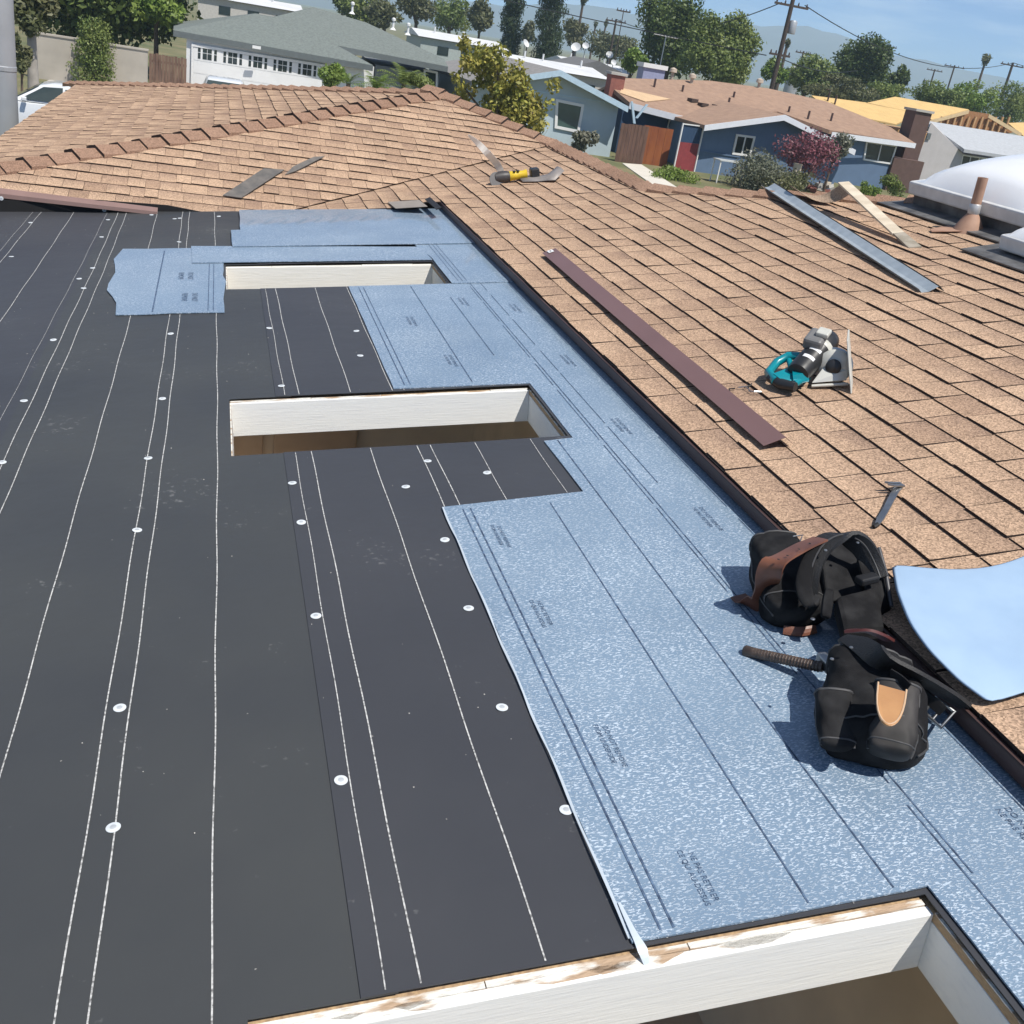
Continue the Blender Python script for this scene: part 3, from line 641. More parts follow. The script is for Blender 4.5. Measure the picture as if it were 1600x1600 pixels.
t = thing('step_flashing', 'small grey flashing square at the corner where the low roof meets the shingles', 'flashing', RF.M)
b = B(); b.prism([RF.P(*p, .018) for p in ((606, 316), (655, 313), (668, 323), (618, 326))], (0, 0, .003)); b.build('metal_plate', mat('dull_flashing', (.34, .30, .26), .6, .2, scale=14), t)
b = B(); b.prism([RF.P(*p, .03) for p in ((664, 312), (672, 309), (690, 325), (682, 328))], (0, 0, .006)); b.build('tar_seal', M_BLACK, t)
# ------------------------------------------------------------------ circular saw
saw = thing('circular_saw', 'teal and black cordless circular saw lying on its side on the shingles', 'saw', RF.M)
M_TEAL = mat('teal_plastic', (.0, .23, .28), .35, var=.15, scale=30, coat=.2)
M_LGREY = mat('pale_grey_casting', (.55, .55, .50), .45, var=.15, scale=30)
M_DGREY = mat('dark_plastic', (.022, .023, .025), .4, var=.15, scale=30)
M_WHITE = mat('white_print', (.75, .76, .77), .45, var=.06, scale=30)
def SP(x, y, n): return RF.P(x, y, n)
# shoe plate stands upright on its edge
_v = ray((1328, 570)); _v = A(_v@RF.X, _v@RF.Y, 0); vd3 = nrm(_v); base = SP(1329, 612, .012); top = SP(1323, 530, .19)
b = B(); wv = nrm(np.cross(vd3, A(0, 0, 1)))*.006
b.prism([base-vd3*.02, base+vd3*.10, top+vd3*.12, top-vd3*.015], wv); b.build('shoe_plate', M_LGREY, saw, bevel=.002)
# blade guard: flat drum, axis across the saw
gc = SP(1303, 572, .075); ax = nrm(A(-.55, -.8, .25)); Q = Vector(ax.tolist()).to_track_quat('Z', 'Y').to_matrix().to_4x4()
b = B(); b.lathe([(.02, -.02), (.060, -.02), (.064, -.012), (.064, .010), (.055, .018), (.02, .022)], 28, Matrix.Translation(gc.tolist()) @ Q); b.build('blade_guard', M_LGREY, saw, smooth=40)
b = B(); b.lathe([(.05, -.002), (.070, 0), (.05, .002)], 40, Matrix.Translation((gc-ax*.03).tolist()) @ Q); b.build('blade', M_STEEL, saw)
b = B(); b.lathe([(.001, .024), (.026, .026), (.03, .034), (.02, .04), (.001, .042)], 18, Matrix.Translation(gc.tolist()) @ Q); b.build('arbor_hub', M_DGREY, saw, smooth=40)
b = B(); b.prism([SP(1268, 598, .03), SP(1322, 594, .03), SP(1326, 576, .07), SP(1285, 575, .07)], (-.006, -.012, .004)); b.build('lower_guard', mat('steel_guard', (.62, .62, .57), .4, .3), saw, bevel=.002)
# motor housing
c0, c1 = SP(1252, 578, .075), SP(1292, 534, .13); d = nrm(c1-c0); Q2 = Vector(d.tolist()).to_track_quat('Z', 'Y').to_matrix().to_4x4(); L = np.linalg.norm(c1-c0)
b = B(); b.lathe([(.030, -.035), (.044, -.028), (.048, .0), (.048, L*.55), (.052, L*.6), (.052, L*.95), (.040, L*1.12), (.018, L*1.2)], 20, Matrix.Translation(c0.tolist()) @ Q2); motor = b.build('motor_housing', M_DGREY, saw, smooth=35)
for z in (L*.12, L*.38):
    rr = .0487; T = Matrix.Translation(c0.tolist()) @ Q2; _c = T.inverted() @ Vector(RF.loc(CAM).tolist()); _p = math.atan2(_c.y, _c.x); arc = np.linspace(_p-.75, _p+.25, 8)
    rows = [[tuple(T @ Vector((r*math.cos(t), r*math.sin(t), z+dz))) for t in arc] for dz in (0, .018) for r in (rr,)]
    b = B(); b.loft(rows, cap=False, closed=False); b.build('white_panel', M_WHITE, motor)
b = B(); b.lathe([(.0535, L*.62), (.056, L*.66), (.056, L*.72), (.0535, L*.76)], 20, Matrix.Translation(c0.tolist()) @ Q2, cap=False); b.build('trim_ring', M_LGREY, motor, smooth=40)
b = B(); b.cbox(SP(1275, 531, .16), (.10, .075, .05), rotm(.7, .15, -.2)); b.build('battery', mat('battery_grey', (.17, .17, .17), .5), saw, bevel=.012)
b = B(); b.cbox(SP(1287, 520, .19), (.05, .05, .02), rotm(.7, .15, -.2)); b.build('battery_latch', M_LGREY, saw, bevel=.006)
# loop handle
H = [SP(1262, 588, .05), SP(1240, 600, .045), SP(1212, 596, .045), SP(1201, 582, .055), SP(1214, 566, .075), SP(1232, 556, .095), SP(1250, 556, .10)]
b = B(); b.prism([SP(1238, 578, .06), SP(1264, 572, .065), SP(1264, 594, .05), SP(1240, 600, .045)], (0, .01, .03)); b.tube(H[2:], [.017, .018, .018, .017, .016], 10); b.prism([SP(1210, 592, .05), SP(1236, 582, .06), SP(1264, 574, .06), SP(1264, 596, .045), SP(1226, 604, .04)], (0, .012, .018)); b.tube([H[0], H[1]], .016, 10); b.tube([SP(1232, 560, .085), SP(1238, 580, .065), SP(1262, 586, .06)], .012, 10); b.build('handle', M_TEAL, saw, smooth=50)
b = B(); b.tube([SP(1203, 590, .045), SP(1220, 600, .040), SP(1243, 605, .040)], [.018, .022, .019], 12); b.build('grip', M_DGREY, saw, smooth=50)
b = B(); b.tube([SP(1268, 603, .02), SP(1325, 600, .022)], .006, 8); b.build('guide_rod', M_LGREY, saw)

# ------------------------------------------------------------------ angle grinder on the valley
gr = thing('angle_grinder', 'yellow and black angle grinder lying near the roof valley', 'grinder', RF.M)
M_YEL = mat('yellow_plastic', (.72, .50, .03), .4, var=.1, scale=30)
a, c = RF.P(776, 278, .05), RF.P(836, 270, .06); d = nrm(c-a); L = np.linalg.norm(c-a); Q = Matrix.Translation(a.tolist()) @ Vector(d.tolist()).to_track_quat('Z', 'Y').to_matrix().to_4x4()
b = B(); b.lathe([(.03, L*.30), (.038, L*.34), (.034, L*.5), (.03, L*.68), (.038, L*.78)], 16, Q); b.build('body', M_YEL, gr, smooth=40)
b = B(); b.lathe([(.02, -.03), (.045, -.015), (.048, L*.14), (.044, L*.27), (.036, L*.335)], 16, Q); b.build('gear_head', mat('dark_casting', (.05, .045, .045), .5), gr, smooth=40)
b = B(); b.cbox((0, 0, 0), (.085, .075, .07), Q.to_3x3()); o = b.build('battery', M_DGREY, gr, bevel=.01); o.location = c+d*-.005
for k, z in enumerate((L*.45, L*.55)):
    b = B(); b.cbox((0, 0, 0), (.02, .045, .004)); o = b.build('label_print', M_BLACK, gr); o.location = a+d*z+A(0, -.012, .035)
b = B(); b.lathe([(.001, -.004), (.062, -.003), (.062, .003), (.001, .004)], 24, Matrix.Translation((a+A(-.01, -.035, -.01)).tolist()) @ rotm(.3, 1.25)); b.build('wheel_guard', mat('guard_grey', (.20, .19, .18), .4, .5), gr, smooth=40)
t = thing('metal_offcut', 'white metal strip curling up from the angle grinder', 'offcut', RF.M)
P = [RF.P(*p) for p in ((784, 270, .06), (776, 256, .14), (762, 240, .24), (748, 225, .32), (732, 211, .40))]
b = B(); b.strap(P, [.05, .055, .055, .045, .015], .002, A(1, .0, .1)); b.build('strip', mat('white_metal_strip', (.88, .85, .78), .7), t)
t = thing('flashing_scrap', 'crumpled grey flashing scrap beside the angle grinder battery', 'offcut', RF.M)
P = [RF.P(*p) for p in ((812, 281, .02), (835, 278, .025), (850, 279, .02), (862, 276, .035), (876, 264, .06))]
rows = [[p-A(.0, .10, .012*(i % 2)), p+A(0, .0, .012), p+A(.01, .13, .0)] for i, p in enumerate(P)]
b = B(); b.loft(rows, cap=False, closed=False); o = b.build('crumpled_sheet', M_GREYSH if False else mat('grey_scrap', (.30, .27, .25), .6, .3, scale=20), t, smooth=60); md = o.modifiers.new('thick', 'SOLIDIFY'); md.thickness = .002
# loose drip edge hanging off the facing eave
t = thing('drip_edge_piece', 'loose brown drip edge hanging under the facing shingle eave', 'trim')
a = DK.wor(DK.loc(hit((-20, 300), A(0, FF.wor((0, FE, 0))[1]-.05, 0), A(0, 1, 0)))); c = hit((246, 331), A(0, FF.wor((0, FE, 0))[1]-.16, 0), A(0, 1, 0))
b = B(); b.prism([a, a+A(0, .05, .028), c+A(0, .05, .02), c], (0, 0, -.003)); b.prism([a+A(0, -.003, .0), c+A(0, -.003, 0), c+A(0, -.006, -.022), a+A(0, -.006, -.028)], (0, -.002, 0)); b.build('metal_strip', mat('faded_brown_metal', (.25, .16, .14), .5), t)

# ------------------------------------------------------------------ tool belt
belt = thing('tool_belt', 'black tool belt with leather straps and two pouches dropped on the blue membrane', 'tool belt', DK.M)
def DP(x, y, n): return DK.P(x, y, n)
def pouch(c0, c1, prof, name, m, parent, nseg=36, sq=.62, fold=.006, seed=0):
    """Lying bag: axis from the closed bottom c0 to the mouth c1; prof = (t, half width, half height). Creases and sag come from the rings; seams are piped."""
    c0, c1 = np.array(c0), np.array(c1); d = nrm(c1-c0); sd = nrm(np.cross(d, A(0, 0, 1))); up = np.cross(sd, d); rings = []; L = np.linalg.norm(c1-c0); rg = random.Random(seed); ph = [rg.uniform(0, 6) for _ in range(8)]
    k_out = len(prof)-2; fine = []
    for (t0, a0, b0), (t1, a1, b1) in zip(prof[:-1], prof[1:]):
        q = 5 if abs(t1-t0) > .15 else 2
        fine += [(t0+(t1-t0)*i/q, a0+(a1-a0)*i/q, b0+(b1-b0)*i/q) for i in range(q)]
    fine.append(prof[-1]); rim = max(range(len(fine)), key=lambda i: (fine[i][0], -i))
    for t, hw, hh in fine:
        c = c0+d*L*t; ring = []
        for a_ in np.linspace(0, 2*math.pi, nseg, endpoint=False):
            ca, sa = math.cos(a_), math.sin(a_); x = abs(ca)**sq*(1 if ca > 0 else -1); y = abs(sa)**sq*(1 if sa > 0 else -1)
            cr_ = abs(math.sin(4*a_+3*math.sin(5*t+ph[0])+ph[1]))**.5+.8*abs(math.sin(9*t+2.5*math.sin(2*a_+ph[2])+ph[3]))**.6
            w = 1+fold/.1*(math.sin(3*a_+5*t+ph[4])+.7*math.sin(5*a_-9*t+ph[5])+1.3*(cr_-1.2))*(.4 if t < .06 else 1)
            ring.append(c+sd*hw*x*w+up*hh*y*w)
        rings.append(ring)
    b = B(); b.loft(rings); o = b.build(name, m, parent, smooth=80, sub=1)
    b = B(); b.tube(rings[rim]+rings[rim][:1], .0032, 6, cap=False); b.build('rim_piping', M_PIPE, o, smooth=60)
    for sd_i in (0, nseg//2): b = B(); b.tube([rings[i][sd_i] for i in range(2, rim+1)], .0026, 6); b.build('side_seam', M_PIPE, o, smooth=60)
    b = B(); k = [i for i in range(rim) if fine[i][0] >= .12][0]; b.tube([rings[k][i] for i in range(1, nseg//2)], .002, 6); b.build('front_seam', M_PIPE, o, smooth=60)
    return o
M_PIPE = mat('grey_piping', (.055, .055, .057), .6)
MOUTH = [(0, .03, .02), (.03, .075, .05), (.12, .098, .072), (.35, .105, .082), (.65, .10, .082), (.9, .092, .068), (1, .088, .06), (1.0, .08, .052), (.55, .075, .045)]
low = pouch(DP(1375, 1178, .07), DP(1352, 1040, .10), MOUTH, 'pouch', M_FABRIC, belt, seed=1, fold=.007, sq=.7)
upp = pouch(DP(1250, 968, .055), DP(1208, 852, .115), [(0, .02, .02), (.04, .07, .045), (.15, .088, .058), (.5, .085, .062), (.85, .07, .058), (1, .06, .05), (1, .05, .04), (.8, .05, .035)], 'pouch', M_FABRIC, belt, seed=4, fold=.006, sq=.6)
b = B(); b.lathe([(.001, .002), (.0048, .0015), (.006, 0)], 12, Matrix.Translation(DP(1270, 967, .115).tolist())); b.build('rivet', M_STEEL, upp)
b = B(); b.strap([DP(1224, 984, .028), DP(1250, 987, .03), DP(1274, 983, .032)], [.022, .024, .022], .008, A(0, .6, .8)); b.build('leather_tab', M_LEATH, upp)
# small pocket with leather face on the lower pouch
pk = pouch(DP(1388, 1183, .085), DP(1402, 1075, .165), [(0, .02, .015), (.05, .042, .03), (.3, .05, .036), (.7, .047, .034), (1, .045, .032), (1, .038, .026), (.85, .035, .02)], 'pocket', mat('worn_black_leather', (.05, .046, .045), .62, spec=.3, col2=(.014, .014, .014), detail=10, scale=12), belt, seed=9, fold=.002)
ctr = [DP(1393+22*math.cos(a_)-7*math.sin(a_)**.7, 1077+6*math.cos(a_)+59*math.sin(a_)**.7, .206-.018*math.sin(a_)) for a_ in np.linspace(0, math.pi, 15)]
b = B(); b.prism(ctr, (-.002, -.006, .008)); b.build('leather_patch', M_TANL, pk, bevel=.002)
b = B(); b.tube([p+A(0, 0, .008) for p in ctr], .0022, 6); b.build('patch_piping', mat('tan_piping', (.62, .42, .26), .5), pk)
b = B(); b.strap([DP(1392, 1052, .195), DP(1408, 1062, .20), DP(1420, 1074, .195)], .02, .004, A(0, .3, 1)); b.build('pocket_flap', M_FABRIC, pk)
# waist strap, arching over the upper pouch
P = [DP(*p) for p in ((1262, 930, .12), (1266, 888, .18), (1285, 852, .225), (1316, 838, .24), (1345, 852, .22), (1362, 880, .18), (1372, 905, .15))]
b = B(); b.strap(P, [.05, .055, .06, .065, .06, .055, .05], .012, [A(.6, -.5, .2)]*7); b.build('waist_strap', mat('black_webbing', (.016, .016, .017), .55, bump=.3, bscale=300), belt, smooth=50)
b = B(); b.strap([p+A(-.004, -.012, .012) for p in P], .004, .003, A(0, 0, 1)); b.build('strap_piping', M_PIPE, belt)
# hanging padded loop
P = [DP(*p) for p in ((1282, 850, .23), (1264, 875, .20), (1256, 905, .165), (1258, 930, .14), (1268, 944, .125), (1278, 930, .14))]
b = B(); b.strap(P, [.02, .036, .044, .044, .034, .02], .016, A(.8, -.1, .1)); b.build('padded_loop', M_FABRIC, belt, smooth=60, sub=1)
b = B(); b.strap([DP(1290, 965, .115), DP(1293, 940, .135), DP(1296, 920, .15)], [.026, .03, .022], .014, A(.9, 0, .2)); b.build('tool_holder', M_FABRIC, belt, smooth=60, sub=1)
# leather belt end hanging down to the membrane
P = [DP(*p) for p in ((1282, 842, .235), (1258, 852, .225), (1232, 866, .21), (1210, 880, .195), (1201, 898, .16), (1197, 917, .11), (1188, 935, .06), (1170, 944, .03), (1153, 931, .028))]
b = B(); b.strap(P, [.062, .064, .064, .066, .064, .06, .056, .05, .046], .005, [A(.35, -.75, .35)]*3+[A(.5, -.6, .3)]*2+[A(.9, -.2, .3)]*2+[A(.5, -.8, 0)]*2); st = b.build('leather_strap', M_LEATH, belt, smooth=60)
for q in ((1265, 851, .232), (1248, 860, .226), (1230, 870, .216), (1216, 876, .21)):
    b = B(); b.lathe([(.0035, 0), (.001, .0006)], 8, Matrix.Translation((DP(*q)+A(0, 0, .004)).tolist())); b.build('strap_hole', M_BLACK, st)
b = B(); b.tube([DP(1232, 846, .15), DP(1240, 838, .165), DP(1254, 836, .17), DP(1250, 846, .16)], .002, 6); b.build('wire_ring', M_STEEL, belt)
b = B(); b.prism([DP(*p) for p in ((1283, 862, .17), (1312, 846, .18), (1346, 858, .17), (1364, 900, .13), (1352, 935, .11), (1292, 940, .11))], (.004, .03, -.03)); b.build('back_panel', M_FABRIC, belt, bevel=.006)
# back pad and side holster
b = B(); b.prism([DP(*p) for p in ((1305, 930, .14), (1372, 912, .14), (1384, 978, .11), (1318, 985, .11))], (0, 0, -.05)); b.build('back_pad', M_FABRIC, belt, bevel=.015)
b = B(); b.prism([DP(*p) for p in ((1338, 868, .19), (1372, 856, .20), (1394, 948, .10), (1366, 962, .10))], (.01, .01, -.03)); hol = b.build('holster', M_FABRIC, belt, bevel=.008)
b = B(); b.tube([DP(1373, 856, .205), DP(1384, 895, .165), DP(1393, 948, .108)], .0055, 8); b.build('holster_rim', mat('dark_grey_plastic', (.06, .06, .065), .4), hol, smooth=60)
b = B(); b.cbox(DP(1355, 905, .17), (.06, .03, .02), rotm(.2)); b.build('clip', M_BLACK, hol, bevel=.005)
b = B(); b.strap([DP(1322, 986, .125), DP(1352, 985, .14), DP(1374, 992, .13), DP(1388, 1000, .11)], .034, .007, A(.1, -.8, .5)); b.build('leather_band', mat('oxblood_leather', (.10, .028, .026), .42, var=.3, scale=16), belt, smooth=50)
b = B(); b.lathe([(.006, 0), (.005, .005), (.001, .006)], 10, Matrix.Translation(DP(1386, 996, .125).tolist())); b.build('rivet', M_STEEL, belt)
P = [DP(*p) for p in ((1318, 998, .15), (1345, 1008, .18), (1378, 1030, .195), (1415, 1048, .18), (1448, 1066, .145), (1482, 1086, .105), (1508, 1104, .075))]
b = B(); b.strap(P, [.03, .045, .055, .058, .056, .05, .036], .009, [A(.25, -.7, .45)]*7); b.build('waist_strap', MATS['black_webbing'], belt, smooth=50)
P = [DP(*p) for p in ((1443, 1113, .07), (1462, 1090, .085), (1491, 1112, .07), (1470, 1137, .055))]
b = B(); b.tube(P+[P[0]+.02*(P[1]-P[0])], .0045, 8); b.tube([P[0]*.5+P[3]*.5, P[1]*.5+P[2]*.5], .003, 8); b.build('buckle', M_STEEL, belt, smooth=50)
b = B(); b.strap([DP(1434, 1078, .10), DP(1456, 1096, .09), DP(1474, 1112, .08)], .026, .004, A(.5, -.6, .3)); b.build('buckle_strap', M_BLACK, belt)
for q in ((1300, 1030, .20), (1330, 1012, .20), (1400, 1040, .19), (1440, 1062, .16), (1290, 860, .235), (1340, 848, .24)):
    b = B(); b.lathe([(.0045, 0), (.004, .002), (.001, .003)], 10, Matrix.Translation(DP(*q).tolist())); b.build('rivet', M_STEEL, belt)
sp_ = pouch(DP(1308, 1172, .075), DP(1302, 1085, .135), [(0, .015, .012), (.06, .034, .022), (.4, .04, .028), (.8, .038, .027), (1, .036, .026), (1, .03, .02), (.8, .028, .016)], 'pocket', M_FABRIC, belt, seed=12, fold=.004)
ham = thing('hammer', 'hammer with black wrapped grip sticking out of the lower pouch', 'hammer', DK.M)
a, c = DP(1163, 1017, .022), DP(1300, 1046, .07); d = c-a
b = B(); b.tube([a, a+d*.02, a+d*.1, a+d*.5, a+d*.9], [.013, .0155, .0135, .0125, .0115], 12); hd = b.build('handle', mat('grip_wrap', (.095, .066, .05), .42, col2=(.045, .033, .027), scale=60), ham, smooth=50)
b = B()
for i in range(22): b.lathe([(.0128, -.0022), (.0139, 0), (.0128, .0022)], 10, Matrix.Translation((a+d*(.12+.035*i)).tolist()) @ Vector(d.tolist()).to_track_quat('Z', 'Y').to_matrix().to_4x4(), cap=False)
b.build('grip_ribs', MATS['grip_wrap'], hd)
b = B(); b.cbox(a+d*1.0, (.025, .11, .028)); b.build('head', M_STEEL, ham, bevel=.004)

# ------------------------------------------------------------------ skylight domes and vent pipe on the right slope
M_DOME = mat('white_acrylic', (.90, .91, .92), .25, var=.03, scale=5, coat=.3)
M_SKF = mat('skylight_frame', (.66, .67, .67), .5, var=.15, scale=12)
M_FLASHD = mat('tarred_flashing', (.035, .035, .037), .55, col2=(.16, .16, .16), scale=10, thr=(.3, .75))
def skylight(label, c, sx, sy, hd, hc, lean):
    t = thing('skylight', label, 'skylight', RF.M @ Matrix.Translation([float(v) for v in c]) @ rotm(lean))
    b = B(); b.box((-sx/2-.13, -sy/2-.13, .012), (sx/2+.13, sy/2+.13, .020)); b.build('flashing', M_FLASHD, t)
    b = B(); b.box((-sx/2+.03, -sy/2+.03, .02), (sx/2-.03, sy/2-.03, hc)); b.build('curb', M_FLASHD, t)
    b = B(); b.box((-sx/2, -sy/2, hc-.07), (sx/2, sy/2, hc+.01)); b.build('frame', M_SKF, t, bevel=.012)
    rows = []; N = 14
    for i in range(N+1):
        r_ = []
        for j in range(N+1):
            x, y = -1+2*i/N, -1+2*j/N; z = hd*((1-abs(x)**2.6)*(1-abs(y)**2.6))**.55
            r_.append((x*sx/2*.95, y*sy/2*.95, hc+.0105+z))
        rows.append(r_)
    b = B(); b.loft(rows, cap=False, closed=False); b.build('dome', M_DOME, t, smooth=180); return t
q = RF.P(1418, 312); q2 = RF.P(1600, 390)
skylight('large white domed skylight near the ridge at the right edge', RF.P(1414, 322)+A(.50, -.66, 0), 1.0, 1.3, .17, .15, 0)
skylight('low white skylight corner in front of the vent pipe at the right edge', RF.P(1550, 398)+A(.32, -.32, 0), .6, .62, .09, .10, 0)
t = thing('vent_pipe', 'rusty brown vent pipe with tan flashing boot beside the skylights', 'vent pipe', RF.M)
p0 = RF.P(1508, 362); p1 = RF.P(1532, 298, .36); p1 = A(p0[0]+.03, p0[1]+.0, .0)
tilt = Matrix.Translation([float(v) for v in p0+A(.02, 0, 0)]) @ Matrix.Rotation(.16, 4, 'Y')
M_RUST = mat('painted_tan_pipe', (.40, .245, .17), .7, col2=(.32, .185, .125), scale=14)
b = B(); b.lathe([(.029, .0), (.029, .30), (.024, .30), (.024, .2)], 16, tilt); b.build('pipe', M_RUST, t, smooth=40)
b = B(); b.lathe([(.10, -.02), (.075, .03), (.05, .075), (.031, .10)], 16, tilt, cap=False); b.build('flashing_boot', M_RUST, t, smooth=60)
b = B(); b.lathe([(.030, .095), (.034, .11), (.033, .15), (.0295, .155)], 16, tilt, cap=False); b.build('sealant_collar', mat('silver_tape', (.55, .55, .55), .4, .4, scale=25), t, smooth=40)
b = B(); b.prism([p0+A(-.2, .03, .014), p0+A(-.17, .09, .014), p0+A(.1, .13, .016), p0+A(.1, -.12, .016)], (0, 0, .004)); b.build('flashing_skirt', M_RUST, t)

# grit and wood crumbs scattered on the low roof
b = B(); rg = random.Random(21); k = 0
while k < 260:
    x, y = rg.uniform(-2.2, 1.5), rg.uniform(-.2, 7.6)**1.0
    if in_open(x, y, .03) or (x > .5): continue
    s_ = rg.uniform(.0012, .0032); z = fz(x, y)+.0004; a_ = rg.random()*6; c_, n_ = math.cos(a_)*s_, math.sin(a_)*s_; b.add([(x+c_, y+n_, z), (x-n_, y+c_, z), (x-c_*.6, y-n_*.6, z), (x, y, z+s_*.7)], [(0, 1, 3), (1, 2, 3), (2, 0, 3), (0, 2, 1)]); k += 1
o = b.build('grit', mat('pale_grit', (.52, .50, .45), .9)); o.matrix_world = DK.M; tag(o, 'pale specks of grit scattered over the black underlayment', 'grit', kind='stuff')
# ------------------------------------------------------------------ ground, street, hills
UP = A(0, 0, 1.)
def gp(px, py, z=0.): return hit((px, py), A(0, 0, z), UP)
def at(px, py, Y): return hit((px, py), A(0, Y, 0), A(0, 1, 0))
def mpp(p): return abs((MC.T @ (np.asarray(p)-CAM))[2])/FPX        # metres per photo pixel at p
M_DIRT = mat('dry_lawn', (.20, .17, .085), .95, col2=(.10, .115, .045), scale=.35, detail=10)
b = B(); N = 24; R_ = 3500
rings = [[(r*math.cos(t), r*math.sin(t), 0) for t in np.linspace(0, 2*math.pi, 48, endpoint=False)] for r in (1, 30, 120, 500, 1500, R_)]
b.loft(rings, cap=False); b.add([(math.cos(t), math.sin(t), 0) for t in np.linspace(0, 2*math.pi, 48, endpoint=False)], [tuple(range(48))])
tag(b.build('ground', M_DIRT), kind='structure')
M_ASPH = mat('asphalt', (.055, .055, .057), .9, var=.25, scale=2, bump=.3, bscale=60)
M_CONC = mat('concrete', (.46, .44, .40), .9, var=.15, scale=1.2)
b = B(); b.box((-90, 26, -.1), (70, 34, .012)); tag(b.build('road', M_ASPH), kind='structure')
b = B(); b.box((-90, 34, -.1), (70, 34.18, .14)); b.box((-90, 34.18, -.1), (70, 35.9, .135)); tag(b.build('sidewalk', M_CONC), kind='structure')
b = B(); b.box((-6.5, 35.95, -.1), (4.5, 49.6, .022)); tag(b.build('driveway', M_CONC), kind='structure')
b = B(); b.prism([gp(972, 256)*A(1, 1, 0)+A(0, 0, -.05), gp(1002, 258)*A(1, 1, 0)+A(0, 0, -.05), gp(1075, 305)*A(1, 1, 0)+A(0, 0, -.05), gp(1045, 308)*A(1, 1, 0)+A(0, 0, -.05)], (0, 0, .085)); tag(b.build('garden_path', mat('pale_concrete', (.62, .58, .50), .9, var=.1, scale=1)), kind='structure')
# far mountains
rows = []; rg = np.random.default_rng(5); az = np.linspace(-50, 65, 160)
def fbm(x, s): return sum(math.sin(x*.11*2**k+s*(k+1)*1.7)/1.7**k for k in range(6))
for i, a_ in enumerate(az):
    ca = A(math.sin(math.radians(a_)), math.cos(math.radians(a_)), 0); el = 2.05+.42*fbm(a_*1.15, 2.3)
    col_ = []
    for j, (dd, hf) in enumerate(((2300, 0), (2500, .35), (2800, .75), (3000, 1.0), (3300, .6))):
        hh = dd*math.tan(math.radians(max(.9, el)))*hf*(1+.12*fbm(a_*6+j*31, j+1.)*(0 if j in (0, 3) else 1)) if j else -5
        if j == 3: hh = dd*math.tan(math.radians(max(.9, el)))
        col_.append(ca*dd+A(0, 0, hh))
    rows.append(col_)
b = B(); b.loft(rows, cap=False, closed=False); tag(b.build('hills', mat('mountain_scrub', (.13, .12, .10), .95, var=.3, scale=.004), smooth=60), kind='structure')

# ------------------------------------------------------------------ vegetation
def leaf_mat(name, c_dark, c_light, c_clump=None, trans=.25):
    m = bpy.data.materials.new(name); m.use_nodes = True; t = m.node_tree; b_ = t.nodes['Principled BSDF']; b_.inputs['Roughness'].default_value = .5; b_.inputs['Specular IOR Level'].default_value = .35
    at_ = nn(t, 'ShaderNodeAttribute', attribute_name='tab'); sp = nn(t, 'ShaderNodeSeparateColor'); t.links.new(at_.outputs['Color'], sp.inputs[0])
    m1 = nn(t, 'ShaderNodeMix', data_type='RGBA'); m1.inputs['A'].default_value = tuple(c_dark)+(1,); m1.inputs['B'].default_value = tuple(c_light)+(1,); t.links.new(sp.outputs[0], m1.inputs['Factor'])
    m2 = nn(t, 'ShaderNodeMix', data_type='RGBA'); m2.inputs['B'].default_value = tuple(c_clump or c_light)+(1,); t.links.new(m1.outputs['Result'], m2.inputs['A']); t.links.new(sp.outputs[1], m2.inputs['Factor'])
    t.links.new(m2.outputs['Result'], b_.inputs['Base Color'])
    tr = nn(t, 'ShaderNodeBsdfTranslucent'); t.links.new(m2.outputs['Result'], tr.inputs[0]); ms = nn(t, 'ShaderNodeMixShader'); ms.inputs[0].default_value = trans
    t.links.new(b_.outputs[0], ms.inputs[1]); t.links.new(tr.outputs[0], ms.inputs[2]); t.links.new(ms.outputs[0], t.nodes['Material Output'].inputs[0]); return m
L_DARK = leaf_mat('leaf_dark', (.034, .058, .016), (.10, .145, .036), (.18, .23, .055))
L_MID = leaf_mat('leaf_mid', (.075, .12, .028), (.20, .255, .065), (.27, .30, .09))
L_YEL = leaf_mat('leaf_yellow', (.16, .19, .03), (.40, .37, .07), (.42, .33, .09))
L_OLIVE = leaf_mat('leaf_olive', (.065, .08, .035), (.15, .16, .065), (.19, .18, .09))
L_BRIGHT = leaf_mat('leaf_bright', (.09, .16, .025), (.20, .29, .05), (.27, .32, .08))
L_PINK = leaf_mat('flower_pink', (.17, .055, .075), (.30, .10, .13), (.12, .10, .07))
L_GREY = leaf_mat('leaf_greygreen', (.10, .115, .075), (.20, .21, .14), (.24, .22, .17))
L_CYP = leaf_mat('leaf_cypress', (.020, .038, .015), (.05, .075, .028), (.07, .10, .035))
M_BARK = mat('bark', (.13, .095, .07), .95, var=.4, scale=5, bump=.5, bscale=20)
M_BARKP = mat('bark_pale', (.36, .33, .29), .9, var=.3, scale=3)
